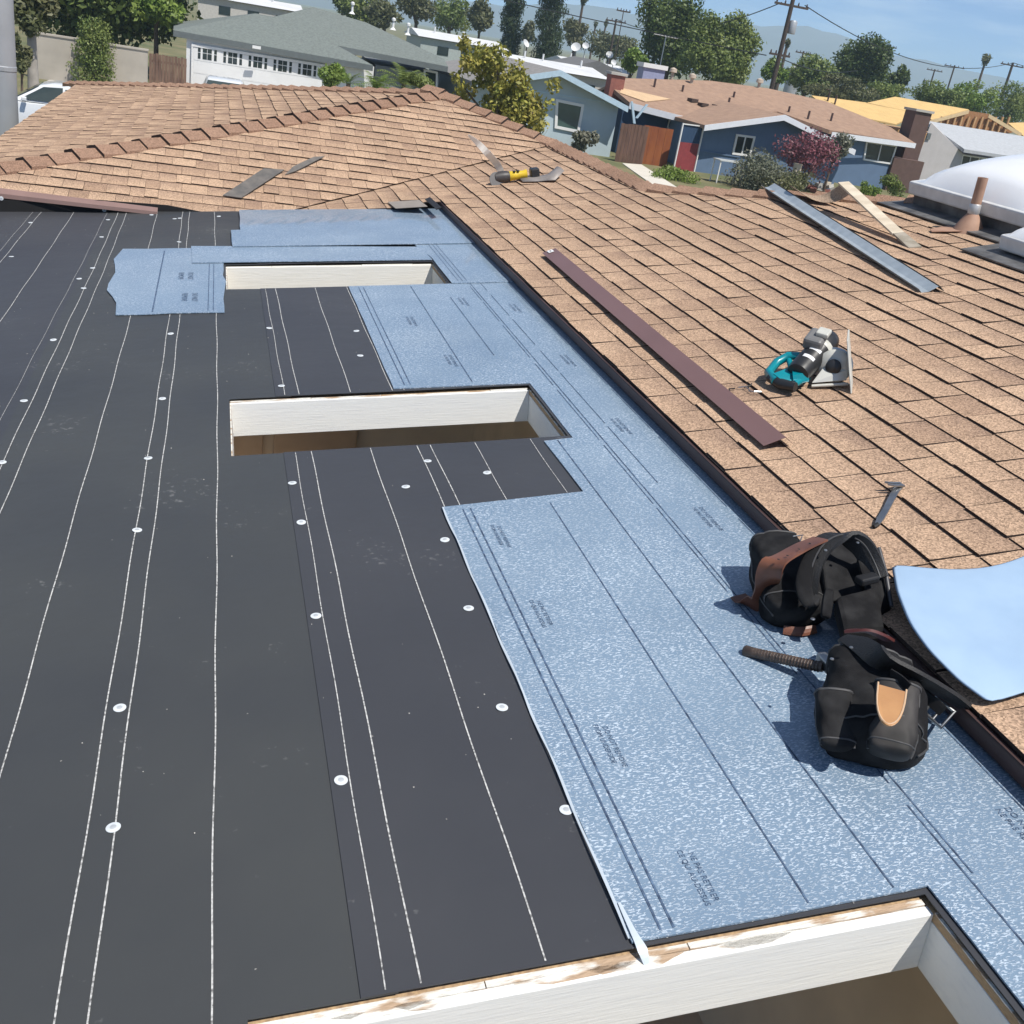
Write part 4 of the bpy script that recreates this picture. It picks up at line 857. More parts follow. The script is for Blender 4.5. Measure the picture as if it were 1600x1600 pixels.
def leaves(clumps, n, size, seed=0, droop=0, shell=.55, aspect=.55):
    rg = np.random.default_rng(seed); C = np.array([c[:3] for c in clumps]); Rr = np.array([c[3:6] for c in clumps]); vol = Rr.prod(1)**.67; pick = rg.choice(len(clumps), n, p=vol/vol.sum())
    d = rg.normal(size=(n, 3)); d /= np.linalg.norm(d, axis=1)[:, None]; rad = shell+(1.08-shell)*rg.random(n)**.6
    p = C[pick]+d*Rr[pick]*rad[:, None]*(1+.12*rg.normal(size=(n, 1)))
    ax = rg.normal(size=(n, 3))*.8+A(0, 0, -droop); ax /= np.linalg.norm(ax, axis=1)[:, None]
    nr = d*.7+A(0, 0, .5)+rg.normal(size=(n, 3))*.55; sd = np.cross(nr, ax); sd /= np.linalg.norm(sd, axis=1)[:, None]+1e-9
    s = size*(.55+.9*rg.random(n))[:, None]
    V = np.stack([p-ax*s*.5, p+sd*s*aspect*.5, p+ax*s*.5, p-sd*s*aspect*.5], 1).reshape(-1, 3)
    F = np.arange(n*4).reshape(-1, 4); ct = rg.random(len(clumps))**1.5; tone = rg.random(n)
    a_ = np.ones((n, 4, 4), 'f'); a_[:, :, 0] = tone[:, None]; a_[:, :, 1] = (ct[pick]*.55)[:, None]; a_[:, :, 2] = .5
    me = bpy.data.meshes.new('crown'); me.vertices.add(len(V)); me.vertices.foreach_set('co', V.astype('f').ravel()); me.loops.add(len(V)); me.loops.foreach_set('vertex_index', F.ravel().astype('i'))
    me.polygons.add(n); me.polygons.foreach_set('loop_start', (np.arange(n)*4).astype('i')); me.update(calc_edges=True)
    at_ = me.attributes.new('tab', 'FLOAT_COLOR', 'POINT'); at_.data.foreach_set('color', a_.ravel()); return me
def blob(c, r, n, seed, spread=.75, sub=.42):
    """Clumps filling an ellipsoid c/r unevenly."""
    rg = np.random.default_rng(seed); out = []
    for _ in range(n):
        d = rg.normal(size=3); d /= np.linalg.norm(d); q = np.array(c)+d*np.array(r)*spread*rg.random()**.4; k = sub*(.65+.7*rg.random()); rr = np.array(r)*k; rr = np.minimum(rr, rr.mean()*1.25)
        out.append(tuple(q)+tuple(rr))
    return out
SEED = [100]
def plant(name, label, cat, base, clumps, lm, n, size, trunk=None, limbs=True, bark=None, droop=.2, group=None, crown='crown', shell=.55, aspect=.55):
    SEED[0] += 1; t = thing(name, label, cat, loc=base, group=group); base = np.array(base)
    cl = [tuple(np.array(c[:3])-base)+tuple(c[3:]) for c in clumps]
    o = bpy.data.objects.new(crown, leaves(cl, int(n*1.8), size*.74, SEED[0], droop, shell, aspect)); COL.objects.link(o); o.data.materials.append(lm); o.parent = t
    if trunk:
        h, r = trunk; ctr = np.mean([c[:3] for c in cl], axis=0); rg = random.Random(SEED[0]); b = B()
        P = [A(0, 0, -.1), A(ctr[0]*.15, ctr[1]*.15, h*.5), A(ctr[0]*.4, ctr[1]*.4, h), A(ctr[0], ctr[1], max(h*1.05, ctr[2]))]; b.tube(P, [r*1.25, r, r*.8, r*.35], 9)
        if limbs:
            for c in rg.sample(cl, min(7, len(cl))): c = np.array(c[:3]); s = P[2]*rg.uniform(.8, 1); b.tube([s, (s+c)/2+A(0, 0, .1*h*rg.random()), c], [r*.5, r*.3, r*.1], 6)
        b.build('trunk', bark or M_BARK, t, smooth=60)
    return t
def tree_px(name, label, px, py0, py1, hw, Y, lm, n, size, nc=16, trunk=True, sub=.42, depth=1.0, bark=None, group=None, seed=0, droop=.2, cat='tree', shell=.55, tr=None, crown='crown'):
    c = at(px, (py0+py1)/2, Y); k = mpp(c); r = A(hw*k, hw*k*depth, (py1-py0)/2*k); base = A(c[0], c[1], 0)
    cl = blob(c, r, nc, seed+int(px), sub=sub)
    return plant(name, label, cat, base, cl, lm, n, size, (max(.3, c[2]-r[2]*.6), tr or max(.08, r[0]*.09)) if trunk else None, bark=bark, group=group, droop=droop, shell=shell, crown=crown)

# left edge: gum tree, wall, hedge column, fence
tree_px('street_tree', 'pale-barked tree by the beige wall at the far left', 48, -30, 45, 40, 39, L_OLIVE, 1500, .30, 12, bark=M_BARKP, tr=.16)
tree_px('sapling', 'leafy young shoots at the foot of the pale-barked tree', 32, 50, 135, 16, 38, L_OLIVE, 420, .24, 8, trunk=True, tr=.04, sub=.3, cat='shrub')
tree_px('shade_tree', 'huge dark shade tree behind the beige garden wall', 175, -150, 62, 125, 60, L_DARK, 17000, .45, 40, sub=.36)
tree_px('shade_tree', 'bright-leaved branch tree beside the dark shade tree', 245, -30, 40, 42, 56, L_BRIGHT, 1700, .34, 12)
YW = 49.0
def wall_seg(name, label, pxl, pxr, pytop, m, Y, cat='wall', th=.2, panels=False):
    a, c = at(pxl, pytop, Y), at(pxr, pytop, Y); z = .5*(a[2]+c[2]); t = thing(name, label, cat, loc=(a[0], Y, 0)); w = c[0]-a[0]
    b = B(); b.box((0, 0, -.1), (w, th, z)); b.build('wall_face', m, t); b = B(); b.box((-.03, -.04, z+.002), (w+.03, th+.04, z+.07)); b.build('coping', m, t); return t
M_BEIGE = mat('beige_stucco', (.44, .40, .34), .9, var=.14, scale=1.5)
wall_seg('garden_wall', 'tall beige garden wall left of the clipped hedge column', 46, 122, 57, M_BEIGE, YW)
wall_seg('garden_wall', 'beige garden wall between the hedge column and the timber fence', 165, 231, 75, M_BEIGE, YW)
c = at(145, 95, YW-.5); k = mpp(c)
plant('hedge_column', 'square clipped green hedge column against the beige wall', 'hedge', A(c[0], c[1], 0), [(c[0]+random.uniform(-.55, .55), c[1]+random.uniform(-.2, .2), z, .42, .35, .4) for z in np.linspace(.2, 2.25, 14) for _ in range(2)], L_MID, 3800, .13, (1.8, .08), shell=.7)
def fence(name, label, p0, p1, ztop, n, m, cat='fence', lean=0):
    """Board fence between ground points; every board a part."""
    p0, p1 = np.array(p0), np.array(p1); t = thing(name, label, cat, loc=p0); d = p1-p0; L = np.linalg.norm(d); d = d/L; nr = A(d[1], -d[0], 0); w = L/n
    for i in range(n):
        h = ztop*random.uniform(.975, 1.01); a = d*(i*w+.006); c = d*((i+1)*w-.006); off = nr*random.uniform(0, .012); b = B(); b.prism([a+off, c+off, c+off+UP*h, a+off+UP*h], -nr*.022); b.build('board', m, t)
    for z in (.35, ztop-.35):
        b = B(); b.prism([d*0-nr*.03+UP*z, d*L-nr*.03+UP*z, d*L-nr*.03+UP*(z+.09), -nr*.03+UP*(z+.09)], -nr*.04); b.build('rail', m, t)
    return t
M_FENCE = mat('weathered_redwood', (.20, .125, .085), .9, col2=(.12, .07, .05), scale=6, stretch=(1, 1, .2))
M_FENCE2 = mat('brown_fence_board', (.155, .085, .06), .85, col2=(.10, .055, .04), scale=6, stretch=(1, 1, .2))
a, c = at(233, 85, YW), at(292, 88, YW); fence('board_fence', 'timber board fence between the beige wall and the garage', a*A(1, 1, 0), c*A(1, 1, 0), .5*(a[2]+c[2]), 12, M_FENCE)
# mast at the left edge
c = at(2, 100, 13.4); t = thing('metal_pole', 'thick grey metal pole at the left edge of the roof', 'pole', loc=(c[0], c[1], 0)); 
M_POLEG = mat('grey_galvanised_pole', (.42, .44, .46), .5, .3, var=.12, scale=3)
b = B(); b.lathe([(.16, 0), (.148, 5), (.14, 9)], 20); b.build('shaft', M_POLEG, t, smooth=40)
for z in (3.3, 4.6): b = B(); b.lathe([(.153, z), (.157, z+.01), (.157, z+.05), (.153, z+.06)], 20, cap=False); b.build('band', M_POLEG, t)

# ------------------------------------------------------------------ cars
M_CARW = mat('white_car_paint', (.72, .74, .75), .25, var=.03, coat=.8); M_CARG = mat('car_glass', (.045, .06, .055), .06, var=.1, spec=.8); M_TYRE = mat('tyre', (.015, .015, .016), .8); M_RIM = mat('alloy_rim', (.5, .51, .52), .3, .8)
def car(label, pos, rz):
    t = thing('parked_car', label, 'car', loc=pos); t.rotation_euler = (0, 0, rz)
    def sec(x, pts): return [(x, y, z) for y, z in pts]
    b = B(); W_ = .89
    prof = [(-2.25, .42, .60, .80), (-2.2, .30, .70, .86), (-1.6, .22, .83, .98), (-.85, .2, .92, 1.0), (.9, .2, .94, 1.0), (1.7, .22, .95, .99), (2.2, .3, .93, .95), (2.3, .42, .7, .85)]
    rings = [[(x, -W_*f, zb), (x, -W_*f*1.02, (zb+zt)*.5), (x, -W_*f*.96, zt-.04), (x, -W_*f*.86, zt), (x, W_*f*.86, zt), (x, W_*f*.96, zt-.04), (x, W_*f*1.02, (zb+zt)*.5), (x, W_*f, zb)] for x, zb, zt, f in prof]
    b.loft(rings); b.build('body', M_CARW, t, smooth=35)
    gh = [(-.95, .92, .92, .80), (-.25, .93, 1.36, .72), (.1, .93, 1.44, .70), (.9, .94, 1.45, .70), (1.35, .94, 1.36, .71), (1.95, .94, .97, .76)]
    b = B(); rings = [[(x, -W_*.93, z0), (x, -W_*fw, z1-.03), (x, -W_*fw+.08, z1), (x, W_*fw-.08, z1), (x, W_*fw, z1-.03), (x, W_*.93, z0)] for x, z0, z1, fw in gh]; b.loft(rings); b.build('cabin', M_CARW, t, smooth=35)
    for s in (-1, 1):
        for (x0, x1, x2, x3) in ((-.72, -.16, .32, .32), (.38, .38, 1.16, 1.55)):
            b = B(); y0, y1 = s*(W_*.93+.006), s*(W_*.74+.006); b.prism([(x0, y0, .985), (x1, y1+s*.02, 1.335), (x2, y1, 1.365), (x3, y0, .985)], (0, s*.012, 0)); b.build('side_window', M_CARG, t)
        b = B(); b.cbox((-.62, s*.98, 1.0), (.12, .16, .1)); b.build('mirror', M_CARW, t, bevel=.02)
        for x in (-1.4, 1.4):
            b = B(); Mw = Matrix.Translation((x, s*.80, .32)) @ Matrix.Rotation(math.pi/2, 4, 'X'); b.lathe([(.22, -.1), (.31, -.1), (.32, -.06), (.32, .06), (.31, .1), (.22, .1)], 24, Mw); w = b.build('wheel', M_TYRE, t, smooth=40)
            b = B(); b.lathe([(.02, -.105), (.21, -.1), (.22, .1), (.02, .105)], 16, Mw); b.build('rim', M_RIM, w)
    b = B(); b.prism([(-.90, -.76, .96), (-.90, .76, .96), (-.29, .62, 1.335), (-.29, -.62, 1.335)], (-.012, 0, .012)); b.build('windscreen', M_CARG, t)
    b = B(); b.prism([(1.9, -.70, 1.0), (1.9, .70, 1.0), (1.40, .62, 1.33), (1.40, -.62, 1.33)], (.012, 0, .012)); b.build('rear_window', M_CARG, t); return t
p = gp(84, 133, 1.45); car('silver white sedan parked left of the shingled hip roof', (p[0]-.15, p[1]+.9, .015), .04)
p = gp(352, 126, 1.45); car('white car almost hidden behind the shingled ridge below the garage', (p[0], p[1]+.7, .022), math.pi/2)

# ------------------------------------------------------------------ house with the garage
class Fac:
    """Vertical facade plane through ground point O, turned by ang; pixels are laid on it."""
    def __init__(s, O, ang): s.O = np.array(O, float); s.a = A(math.cos(ang), math.sin(ang), 0); s.n = A(math.sin(ang), -math.cos(ang), 0)
    def P(s, px, py, off=0): return hit((px, py), s.O+s.n*off, s.n)
def roofplane(fac, eave_px, over, pitch):
    """Plane rising away from the facade; returns a pixel->point function."""
    e = fac.P(*eave_px, over); up = -fac.n*math.cos(pitch)+UP*math.sin(pitch); N = np.cross(fac.a, up); return lambda px, py: hit((px, py), e, N)
def slabpx(parent, name, m, fn, pxs, th=.14, base=None):
    b = B(); P = [fn(*p) for p in pxs]
    b.prism([p-base for p in P], (0, 0, -th)); return b.build(name, m, parent)
M_ROOFG = mat('grey_green_shingle', (.175, .20, .185), .95, col2=(.13, .15, .14), scale=9, bump=.4, bscale=30)
M_TRIMG = mat('grey_trim', (.13, .15, .15), .7); M_WHITEP = mat('white_house_paint', (.78, .78, .76), .6, var=.06, scale=2)
M_GLASS = mat('window_glass', (.03, .045, .045), .08, var=.3, scale=1, spec=.8); M_GREYW = mat('grey_house_wall', (.20, .215, .22), .85, var=.1)
def house_root(name, label, O): return thing(name, label, 'house', loc=O)
def wallprism(parent, O, fac, pts, depth, m, name='wall'):
    b = B(); b.prism([p-O for p in pts], -fac.n*depth); return b.build(name, m, parent)
def window(parent, O, fac, q, m_frame, fw=.09, mull=1, off=.05, glass=None):
    """q: four facade points tl,tr,br,bl; frame bars, panes as sub-parts."""
    tl, tr, br, bl = [p-O+fac.n*off for p in q]
    b = B()
    def bar(a, c, w, dirv): b.prism([a, c, c+dirv*w, a+dirv*w], -fac.n*off*1.6)
    dn = nrm(bl-tl); rt = nrm(tr-tl)
    bar(tl, tr, fw, dn); bar(bl, br, -fw, dn); bar(tl+dn*fw, bl-dn*fw, fw, rt); bar(tr+dn*fw, br-dn*fw, -fw, rt)
    for i in range(mull):
        f = (i+1)/(mull+1); a = tl+(tr-tl)*f+dn*fw; c = bl+(br-bl)*f-dn*fw; bar(a-rt*fw*.3, c-rt*fw*.3, fw*.6, rt)
    w = b.build('window', m_frame, parent)
    for i in range(mull+1):
        f0, f1 = i/(mull+1), (i+1)/(mull+1); a0, a1, c1, c0 = tl+(tr-tl)*f0, tl+(tr-tl)*f1, bl+(br-bl)*f1, bl+(br-bl)*f0; bb = B(); bb.prism([a0-fac.n*off*.6, a1-fac.n*off*.6, c1-fac.n*off*.6, c0-fac.n*off*.6], -fac.n*.01); bb.build('pane', glass or M_GLASS, w)
    return w
F1 = Fac(A(0, 50, 0), -.05)
O1 = F1.P(290, 150)*A(1, 1, 0); h1 = house_root('garage_house', 'grey-roofed house with a white garage door', O1)
ez = F1.P(292, 58)[2]
def q1(px, z): p = F1.P(px, 90); return A(p[0], p[1], z)
wallprism(h1, O1, F1, [q1(291, -.1), q1(586, -.1), q1(586, ez), q1(291, ez)], 7, M_WHITEP)
F1b = Fac(F1.O-F1.n*2.5, -.05)
def q1b(px, z): p = F1b.P(px, 90); return A(p[0], p[1], z)
wallprism(h1, O1, F1b, [q1b(588, -.1), q1b(690, -.1), q1b(690, ez), q1b(588, ez)], 9, M_GREYW)
fn = roofplane(F1, (430, 79), .55, math.radians(17)); fb = roofplane(F1b, (610, 89), .55, math.radians(17))
slabpx(h1, 'roof', M_ROOFG, fn, [(271, 47), (583, 102), (527, 71), (470, 33), (400, 21)], .16, O1)
slabpx(h1, 'roof', M_ROOFG, fb, [(425, 27), (490, 11), (572, 35), (694, 92), (700, 104), (526, 71)], .16, O1)
pA, pB_, pC = fb(572, 35), fb(694, 92), fb(700, 104)
b = B(); e_ = fb(715, 66); b.prism([p-O1 for p in (pA, pC, pC+A(1.2, 9, 0), pA+A(.2, 2, 0))], (0, 0, -.14)); b.build('roof', M_ROOFG, h1)
b = B(); g0 = fn(271, 47); b.prism([p-O1 for p in (fn(400, 21), g0, g0+A(-.3, 9, 0), fn(400, 21)+A(0, 2.5, -.05))], (0, 0, -.14)); b.build('roof', M_ROOFG, h1)
b = B(); p_, q_ = fb(425, 27)+A(0, .1, .02), fb(572, 35)+A(0, .1, .0); rdg = fb(490, 11)+A(0, .1, 0); b.prism([x-O1 for x in (p_, rdg, q_, q_+A(0, 6, -2), rdg+A(0, 6, -2), p_+A(0, 6, -2))], (0, 0, -.12)); b.build('roof', M_ROOFG, h1)
for f_, (x0, y0), (x1, y1) in ((fn, (271, 47), (583, 102)), (fb, (526, 71), (700, 104))):
    a, c = f_(x0, y0)-O1+F1.n*.02, f_(x1, y1)-O1+F1.n*.02; b = B(); b.prism([a+UP*-.02, c+UP*-.02, c-UP*.24, a-UP*.24], F1.n*.04); b.build('fascia', M_TRIMG, h1)
# garage door
g = [F1.P(302, 67, .03), F1.P(505, 105, .03)]; zt_ = min(g[0][2], g[1][2]); gx0, gx1 = g[0], g[1]
def gd(f, z, o=.03): p = gx0+(gx1-gx0)*f; return A(p[0], p[1], z)+F1.n*(o-.03)-O1
b = B(); b.prism([gd(0, 0), gd(1, 0), gd(1, zt_), gd(0, zt_)], F1.n*.03); door = b.build('garage_door', M_WHITEP, h1)
for i in range(4):
    z0 = zt_*i/4+.012; z1 = zt_*(i+1)/4-.012; b = B(); b.prism([gd(.005, z0, .062), gd(.995, z0, .062), gd(.995, z1, .062), gd(.005, z1, .062)], F1.n*.012); b.build('panel', M_WHITEP, door)
zr = zt_*.78; zh = zt_*.13
for i in range(5):
    f0 = .035+i*.192
    for (df, w) in ((0, .024), (.036, .072), (.122, .024)):
        for kx_ in range(1 if w < .03 else 2):
            for kz in range(2):
                x0 = f0+df+kx_*w/2+.002; x1 = f0+df+(kx_+1)*(w if w < .03 else w/2)-.002; z0 = zr+kz*zh+.02; z1 = z0+zh-.03; b = B(); b.prism([gd(x0, z0, .078), gd(x1, z0, .078), gd(x1, z1, .078), gd(x0, z1, .078)], F1.n*.004); b.build('pane', M_GLASS, door)
b = B(); fr_o = [gd(-.012, 0, .035), gd(0, 0, .035), gd(0, zt_+.02, .035), gd(-.012, zt_+.02, .035)]; b.prism(fr_o, F1.n*.06); b.prism([gd(-.012, zt_+.01, .035), gd(1.012, zt_+.01, .035), gd(1.012, zt_+.12, .035), gd(-.012, zt_+.12, .035)], F1.n*.06); b.build('door_frame', M_WHITEP, h1)
window(h1, O1, F1b, [F1b.P(662, 108), F1b.P(684, 112), F1b.P(683, 150), F1b.P(661, 148)], M_WHITEP, mull=0)
for px, py in ((550, 20), (614, 45), (637, 53)):
    p = fb(px, py)-O1; b = B(); b.lathe([(.16, -.05), (.06, .05), (.05, .35), (.10, .36), (.10, .46), (.02, .5)], 10, Matrix.Translation(p.tolist())); b.build('roof_vent', M_WHITEP, h1, smooth=40)
b = B(); p = F1.P(401, 74, .6)-O1; b.cbox(p, (.35, .08, .12)); b.build('wall_lamp', M_WHITEP, h1)
# palms and shrubs in front of it
def frond_plant(label, px, pybase, hpx, Y, n, lm, seed, cat='palm', wide=.9, name='garden_palm'):
    c = at(px, pybase, Y); k = mpp(c); H = hpx*k; rg = random.Random(seed); z0 = max(.3, c[2]-.15*H); t = thing(name, label, cat, loc=(c[0], c[1], 0)); b = B()
    b.tube([(0, 0, -.05), (0, 0, z0)], [.12, .09], 8); b.build('trunk', M_BARK, t); bb = B()
    for i in range(n):
        a_ = rg.uniform(0, 6.28); el = rg.uniform(.2, 1.25); L = H*rg.uniform(.75, 1.1); d = A(math.cos(a_)*math.cos(el), math.sin(a_)*math.cos(el), math.sin(el)); pts = [A(0, 0, z0)+d*L*s*wide-UP*L*.42*s*s for s in np.linspace(0, 1, 7)]
        for j in range(1, 7):
            ds = nrm(pts[j]-pts[j-1]); sd = nrm(np.cross(ds, UP+.01)); w = L*.16*(1-abs(j/7-.45))
            for s_ in (-1, 1):
                for q in (0, .5):
                    o = pts[j-1]+(pts[j]-pts[j-1])*q; e = o+sd*s_*w+ds*w*.5-UP*w*.3; tn = (rg.random(), rg.random()*.4, .5); bb.add([o, o+ds*L*.03, e], [(0, 1, 2)], [tn]*3)
    bb.build('fronds', lm, t); return t
frond_plant('bushy palm in front of the grey house, left of the tall frond palm', 590, 130, 62, 45, 30, L_BRIGHT, 1)
frond_plant('tall feathery palm in front of the grey house porch', 632, 120, 66, 45.5, 26, L_MID, 2)
frond_plant('small bright cycad at the corner of the white garage', 545, 124, 42, 45, 26, L_BRIGHT, 3)
tree_px('garden_shrub', 'round green shrub below the garage corner', 520, 100, 140, 24, 46, L_BRIGHT, 900, .2, 8, cat='shrub', trunk=False)
tree_px('garden_shrub', 'dark shrub between the palms and the yellow-green tree', 655, 112, 140, 28, 46, L_MID, 800, .2, 8, cat='shrub', trunk=False)
# yellow-green tree
c = at(785, 150, 41); k = mpp(c)
cl = blob(at(775, 130, 41), A(66*k, 50*k, 62*k), 30, 3, sub=.22, spread=1)+blob(at(735, 110, 41), A(36*k, 30*k, 42*k), 14, 4, sub=.28, spread=1)+blob(at(830, 150, 41), A(48*k, 34*k, 50*k), 16, 5, sub=.26, spread=1)+blob(at(790, 195, 41), A(70*k, 50*k, 40*k), 12, 6, sub=.4)
plant('garden_tree', 'yellow-green leafy tree in front of the pale blue gable', 'tree', A(c[0], c[1], 0), cl, L_YEL, 4600, .26, (1.2, .16))
# ------------------------------------------------------------------ pale blue gabled house
M_LBLUE = mat('pale_blue_stucco', (.46, .555, .60), .85, var=.07, scale=1.5); M_LBTRIM = mat('pale_blue_trim', (.46, .60, .70), .6); M_ROOFGR = mat('weathered_grey_roof', (.26, .25, .24), .95, var=.25, scale=5)
F2 = Fac(gp(955, 246), .0)
O2 = F2.O*A(1, 1, 0); h2 = house_root('gabled_house', 'pale blue stucco gabled house with white-framed window', O2)
ap = F2.P(868, 112); er = F2.P(967, 165); bl_z = -.1
xl = 2*ap[0]-er[0]-.3
wallprism(h2, O2, F2, [A(xl, ap[1], -.1), A(er[0], ap[1], -.1), er, ap, A(xl, ap[1], er[2])], 12, M_LBLUE)
def gable_roof(parent, O, fac, apex, eave_r, eave_l, over, depth, m, mt, th=.16):
    for e in (eave_r, eave_l):
        a, c = apex+fac.n*over+UP*.12, e+fac.n*over+UP*.12; c = a+(c-a)*1.06
        b = B(); b.prism([a-O, c-O, c-O-fac.n*(depth+over), a-O-fac.n*(depth+over)], (0, 0, -th)); b.build('roof', m, parent)
        b = B(); b.prism([a-O+fac.n*.005, c-O+fac.n*.005, c-O+fac.n*.005-UP*.26, a-O+fac.n*.005-UP*.26], fac.n*.05); b.build('bargeboard', mt, parent)
gable_roof(h2, O2, F2, ap, er, A(xl, ap[1], er[2]), .75, 12, M_ROOFGR, M_LBTRIM)
b = B(); zc = er[2]+.04; b.prism([A(xl, ap[1], zc)-O2, A(er[0], ap[1], zc)-O2, A(er[0], ap[1], zc+.05)-O2, A(xl, ap[1], zc+.05)-O2], F2.n*.03); b.build('wall_ledge', M_LBTRIM, h2)
window(h2, O2, F2, [F2.P(868, 154), F2.P(912, 163), F2.P(905, 208), F2.P(866, 200)], M_WHITEP, .13, 0, .08, mat('greenish_glass', (.06, .11, .10), .1, var=.3, scale=1, spec=.8))
b = B(); 
p = F2.P(985, 158, .5); b.prism([p-O2, p-O2+A(.1, 0, 0), p-O2+A(.45, 0, -.95), p-O2+A(.33, 0, -.95)], F2.n*.1); b.prism([p-O2+A(.8, 0, -.02), p-O2+A(.9, 0, -.02), p-O2+A(.5, 0, -.7), p-O2+A(.4, 0, -.7)], F2.n*.1); b.build('eave_brace', M_LBTRIM, h2)
tree_px('garden_shrub', 'grey-green shrub under the pale blue house window', 912, 198, 240, 23, 49, L_GREY, 700, .22, 7, cat='shrub', trunk=False)
# fence, orange gate, red and navy panel
M_ORANGE = mat('orange_stained_wood', (.30, .095, .028), .7, col2=(.22, .06, .02), scale=3, stretch=(1, 1, .3)); M_RED = mat('red_painted_wood', (.27, .045, .05), .7, var=.2, scale=4); M_NAVY = mat('navy_stucco', (.022, .055, .115), .85, var=.12, scale=2); M_BLUEW = mat('slate_blue_stucco', (.125, .19, .295), .85, var=.1, scale=2)
a, c = gp(960, 252)*A(1, 1, 0), gp(1003, 258)*A(1, 1, 0); zt_ = F2.P(985, 188)[2]
fence('board_fence', 'brown board fence beside the pale blue house', a, c, F2.P(985, 190)[2], 8, M_FENCE2)
a2, c2 = gp(1006, 259)*A(1, 1, 0)+A(0, .9, 0), gp(1048, 264)*A(1, 1, 0)+A(0, .6, 0); fence('wooden_gate', 'orange stained wooden gate between brown fence and red panel', a2, c2, 1.75, 4, M_ORANGE, 'gate')
a3, c3 = gp(1052, 265)*A(1, 1, 0), gp(1083, 268)*A(1, 1, 0); d_ = nrm(c3-a3); L3 = np.linalg.norm(c3-a3); h3_ = F2.P(1075, 196)[2]+.1
t = thing('screen_panel', 'red screen panel with white frame beside the orange gate', 'screen', loc=a3); nr = A(d_[1], -d_[0], 0)
b = B(); b.prism([UP*0, d_*L3, d_*L3+UP*h3_*.62, UP*h3_*.62], -nr*.05); b.build('red_board', M_RED, t)
b = B(); b.prism([UP*h3_*.625, d_*L3+UP*h3_*.625, d_*L3+UP*h3_, UP*h3_], -nr*.05); b.build('navy_board', M_NAVY, t)
for s in (-.05, L3): b = B(); b.prism([d_*s, d_*(s+.06), d_*(s+.06)+UP*(h3_+.06), d_*s+UP*(h3_+.06)], nr*.06); b.build('post', M_WHITEP, t)
b = B(); b.prism([d_*.012+UP*h3_, d_*L3+UP*h3_, d_*L3+UP*(h3_+.05), d_*.012+UP*(h3_+.05)], nr*.05); b.build('top_rail', M_WHITEP, t)
# ------------------------------------------------------------------ navy blue house
M_ROOFB = mat('brown_roof_felt', (.345, .225, .155), .95, col2=(.28, .18, .125), scale=3, bump=.3, bscale=12); M_TRIMW = mat('white_trim', (.75, .77, .80), .6, var=.05)
F3 = Fac(gp(1085, 268), .0); O3 = F3.O*A(1, 1, 0); h3 = house_root('blue_house', 'navy blue house with white gable trim and brown roof', O3)
ap3 = F3.P(1215, 181); el3 = F3.P(1098, 196); er3 = F3.P(1318, 232); zlo = min(el3[2], er3[2])
wallprism(h3, O3, F3, [el3*A(1, 1, 0)-UP*.1, er3*A(1, 1, 0)-UP*.1, er3, ap3, el3], 8, M_BLUEW)
gable_roof(h3, O3, F3, ap3, er3, el3, .7, 7, M_ROOFB, M_TRIMW)
window(h3, O3, F3, [F3.P(1150, 209), F3.P(1180, 213), F3.P(1172, 245), F3.P(1143, 241)], M_WHITEP, .10, 1, .07)
b = B(); a, c = F3.P(1092, 236), F3.P(1150, 246); zb = .5*(a[2]+c[2]); b.prism([A(a[0], a[1], zb)-O3, A(c[0]+.2, a[1], zb)-O3, A(c[0]+.2, a[1], zb+.06)-O3, A(a[0], a[1], zb+.06)-O3], F3.n*.05); b.build('wall_band', M_BLUEW, h3)
b = B(); b.cbox(F3.P(1105, 197, .1)-O3, (.16, .16, .22)); b.build('wall_lamp', M_BLACK, h3, bevel=.03)
# left wing (set back, dark) and right wing
F3l = Fac(F3.O+A(0, 4, 0), .0); a, c = F3l.P(968, 200), F3l.P(1090, 200); zl = F3l.P(1040, 178)[2]
wallprism(h3, O3, F3l, [A(a[0], a[1], -.1), A(c[0], a[1], -.1), A(c[0], a[1], zl), A(a[0], a[1], zl)], 6, M_NAVY)
window(h3, O3, F3l, [F3l.P(1045, 187), F3l.P(1060, 190), F3l.P(1057, 203), F3l.P(1042, 200)], M_WHITEP, .06, 1)
fl3 = roofplane(F3l, (1040, 174), .8, math.radians(13))
slabpx(h3, 'roof', M_ROOFB, fl3, [(984, 160), (1088, 187), (1215, 174), (1296, 203), (1431, 224), (1392, 199), (1290, 158), (1200, 138), (1110, 126), (975, 122), (960, 140)], .2, O3)
a, c = fl3(984, 160)-O3, fl3(1090, 187)-O3; b = B(); b.prism([a, c, c-UP*.3, a-UP*.3], F3.n*.05); b.build('fascia', M_TRIMW, h3)
F3r = Fac(A(0, fl3(1370, 216)[1]+.6, 0), .0); a, c = F3r.P(1300, 250), F3r.P(1392, 250); zr = F3r.P(1370, 219)[2]
wallprism(h3, O3, F3r, [A(a[0], a[1], -.1), A(c[0], a[1], -.1), A(c[0], a[1], zr), A(a[0], a[1], zr)], 8, M_BLUEW)
fr3 = fl3
a, c = fr3(1300, 206)-O3, fr3(1431, 224)-O3; b = B(); b.prism([a, c, c-UP*.26, a-UP*.26], F3.n*.05); b.build('fascia', M_TRIMW, h3)
window(h3, O3, F3r, [F3r.P(1353, 220), F3r.P(1401, 227), F3r.P(1392, 257), F3r.P(1348, 250)], M_WHITEP, .09, 1, .07)
b = B(); rd0, rd1, rd2 = fl3(975, 122), fl3(1200, 138), fr3(1290, 158); b.prism([x-O3 for x in (rd0, rd1, rd1+A(0, 7, -1.6), rd0+A(0, 7, -1.6))], (0, 0, -.15)); b.build('roof', M_ROOFB, h3)
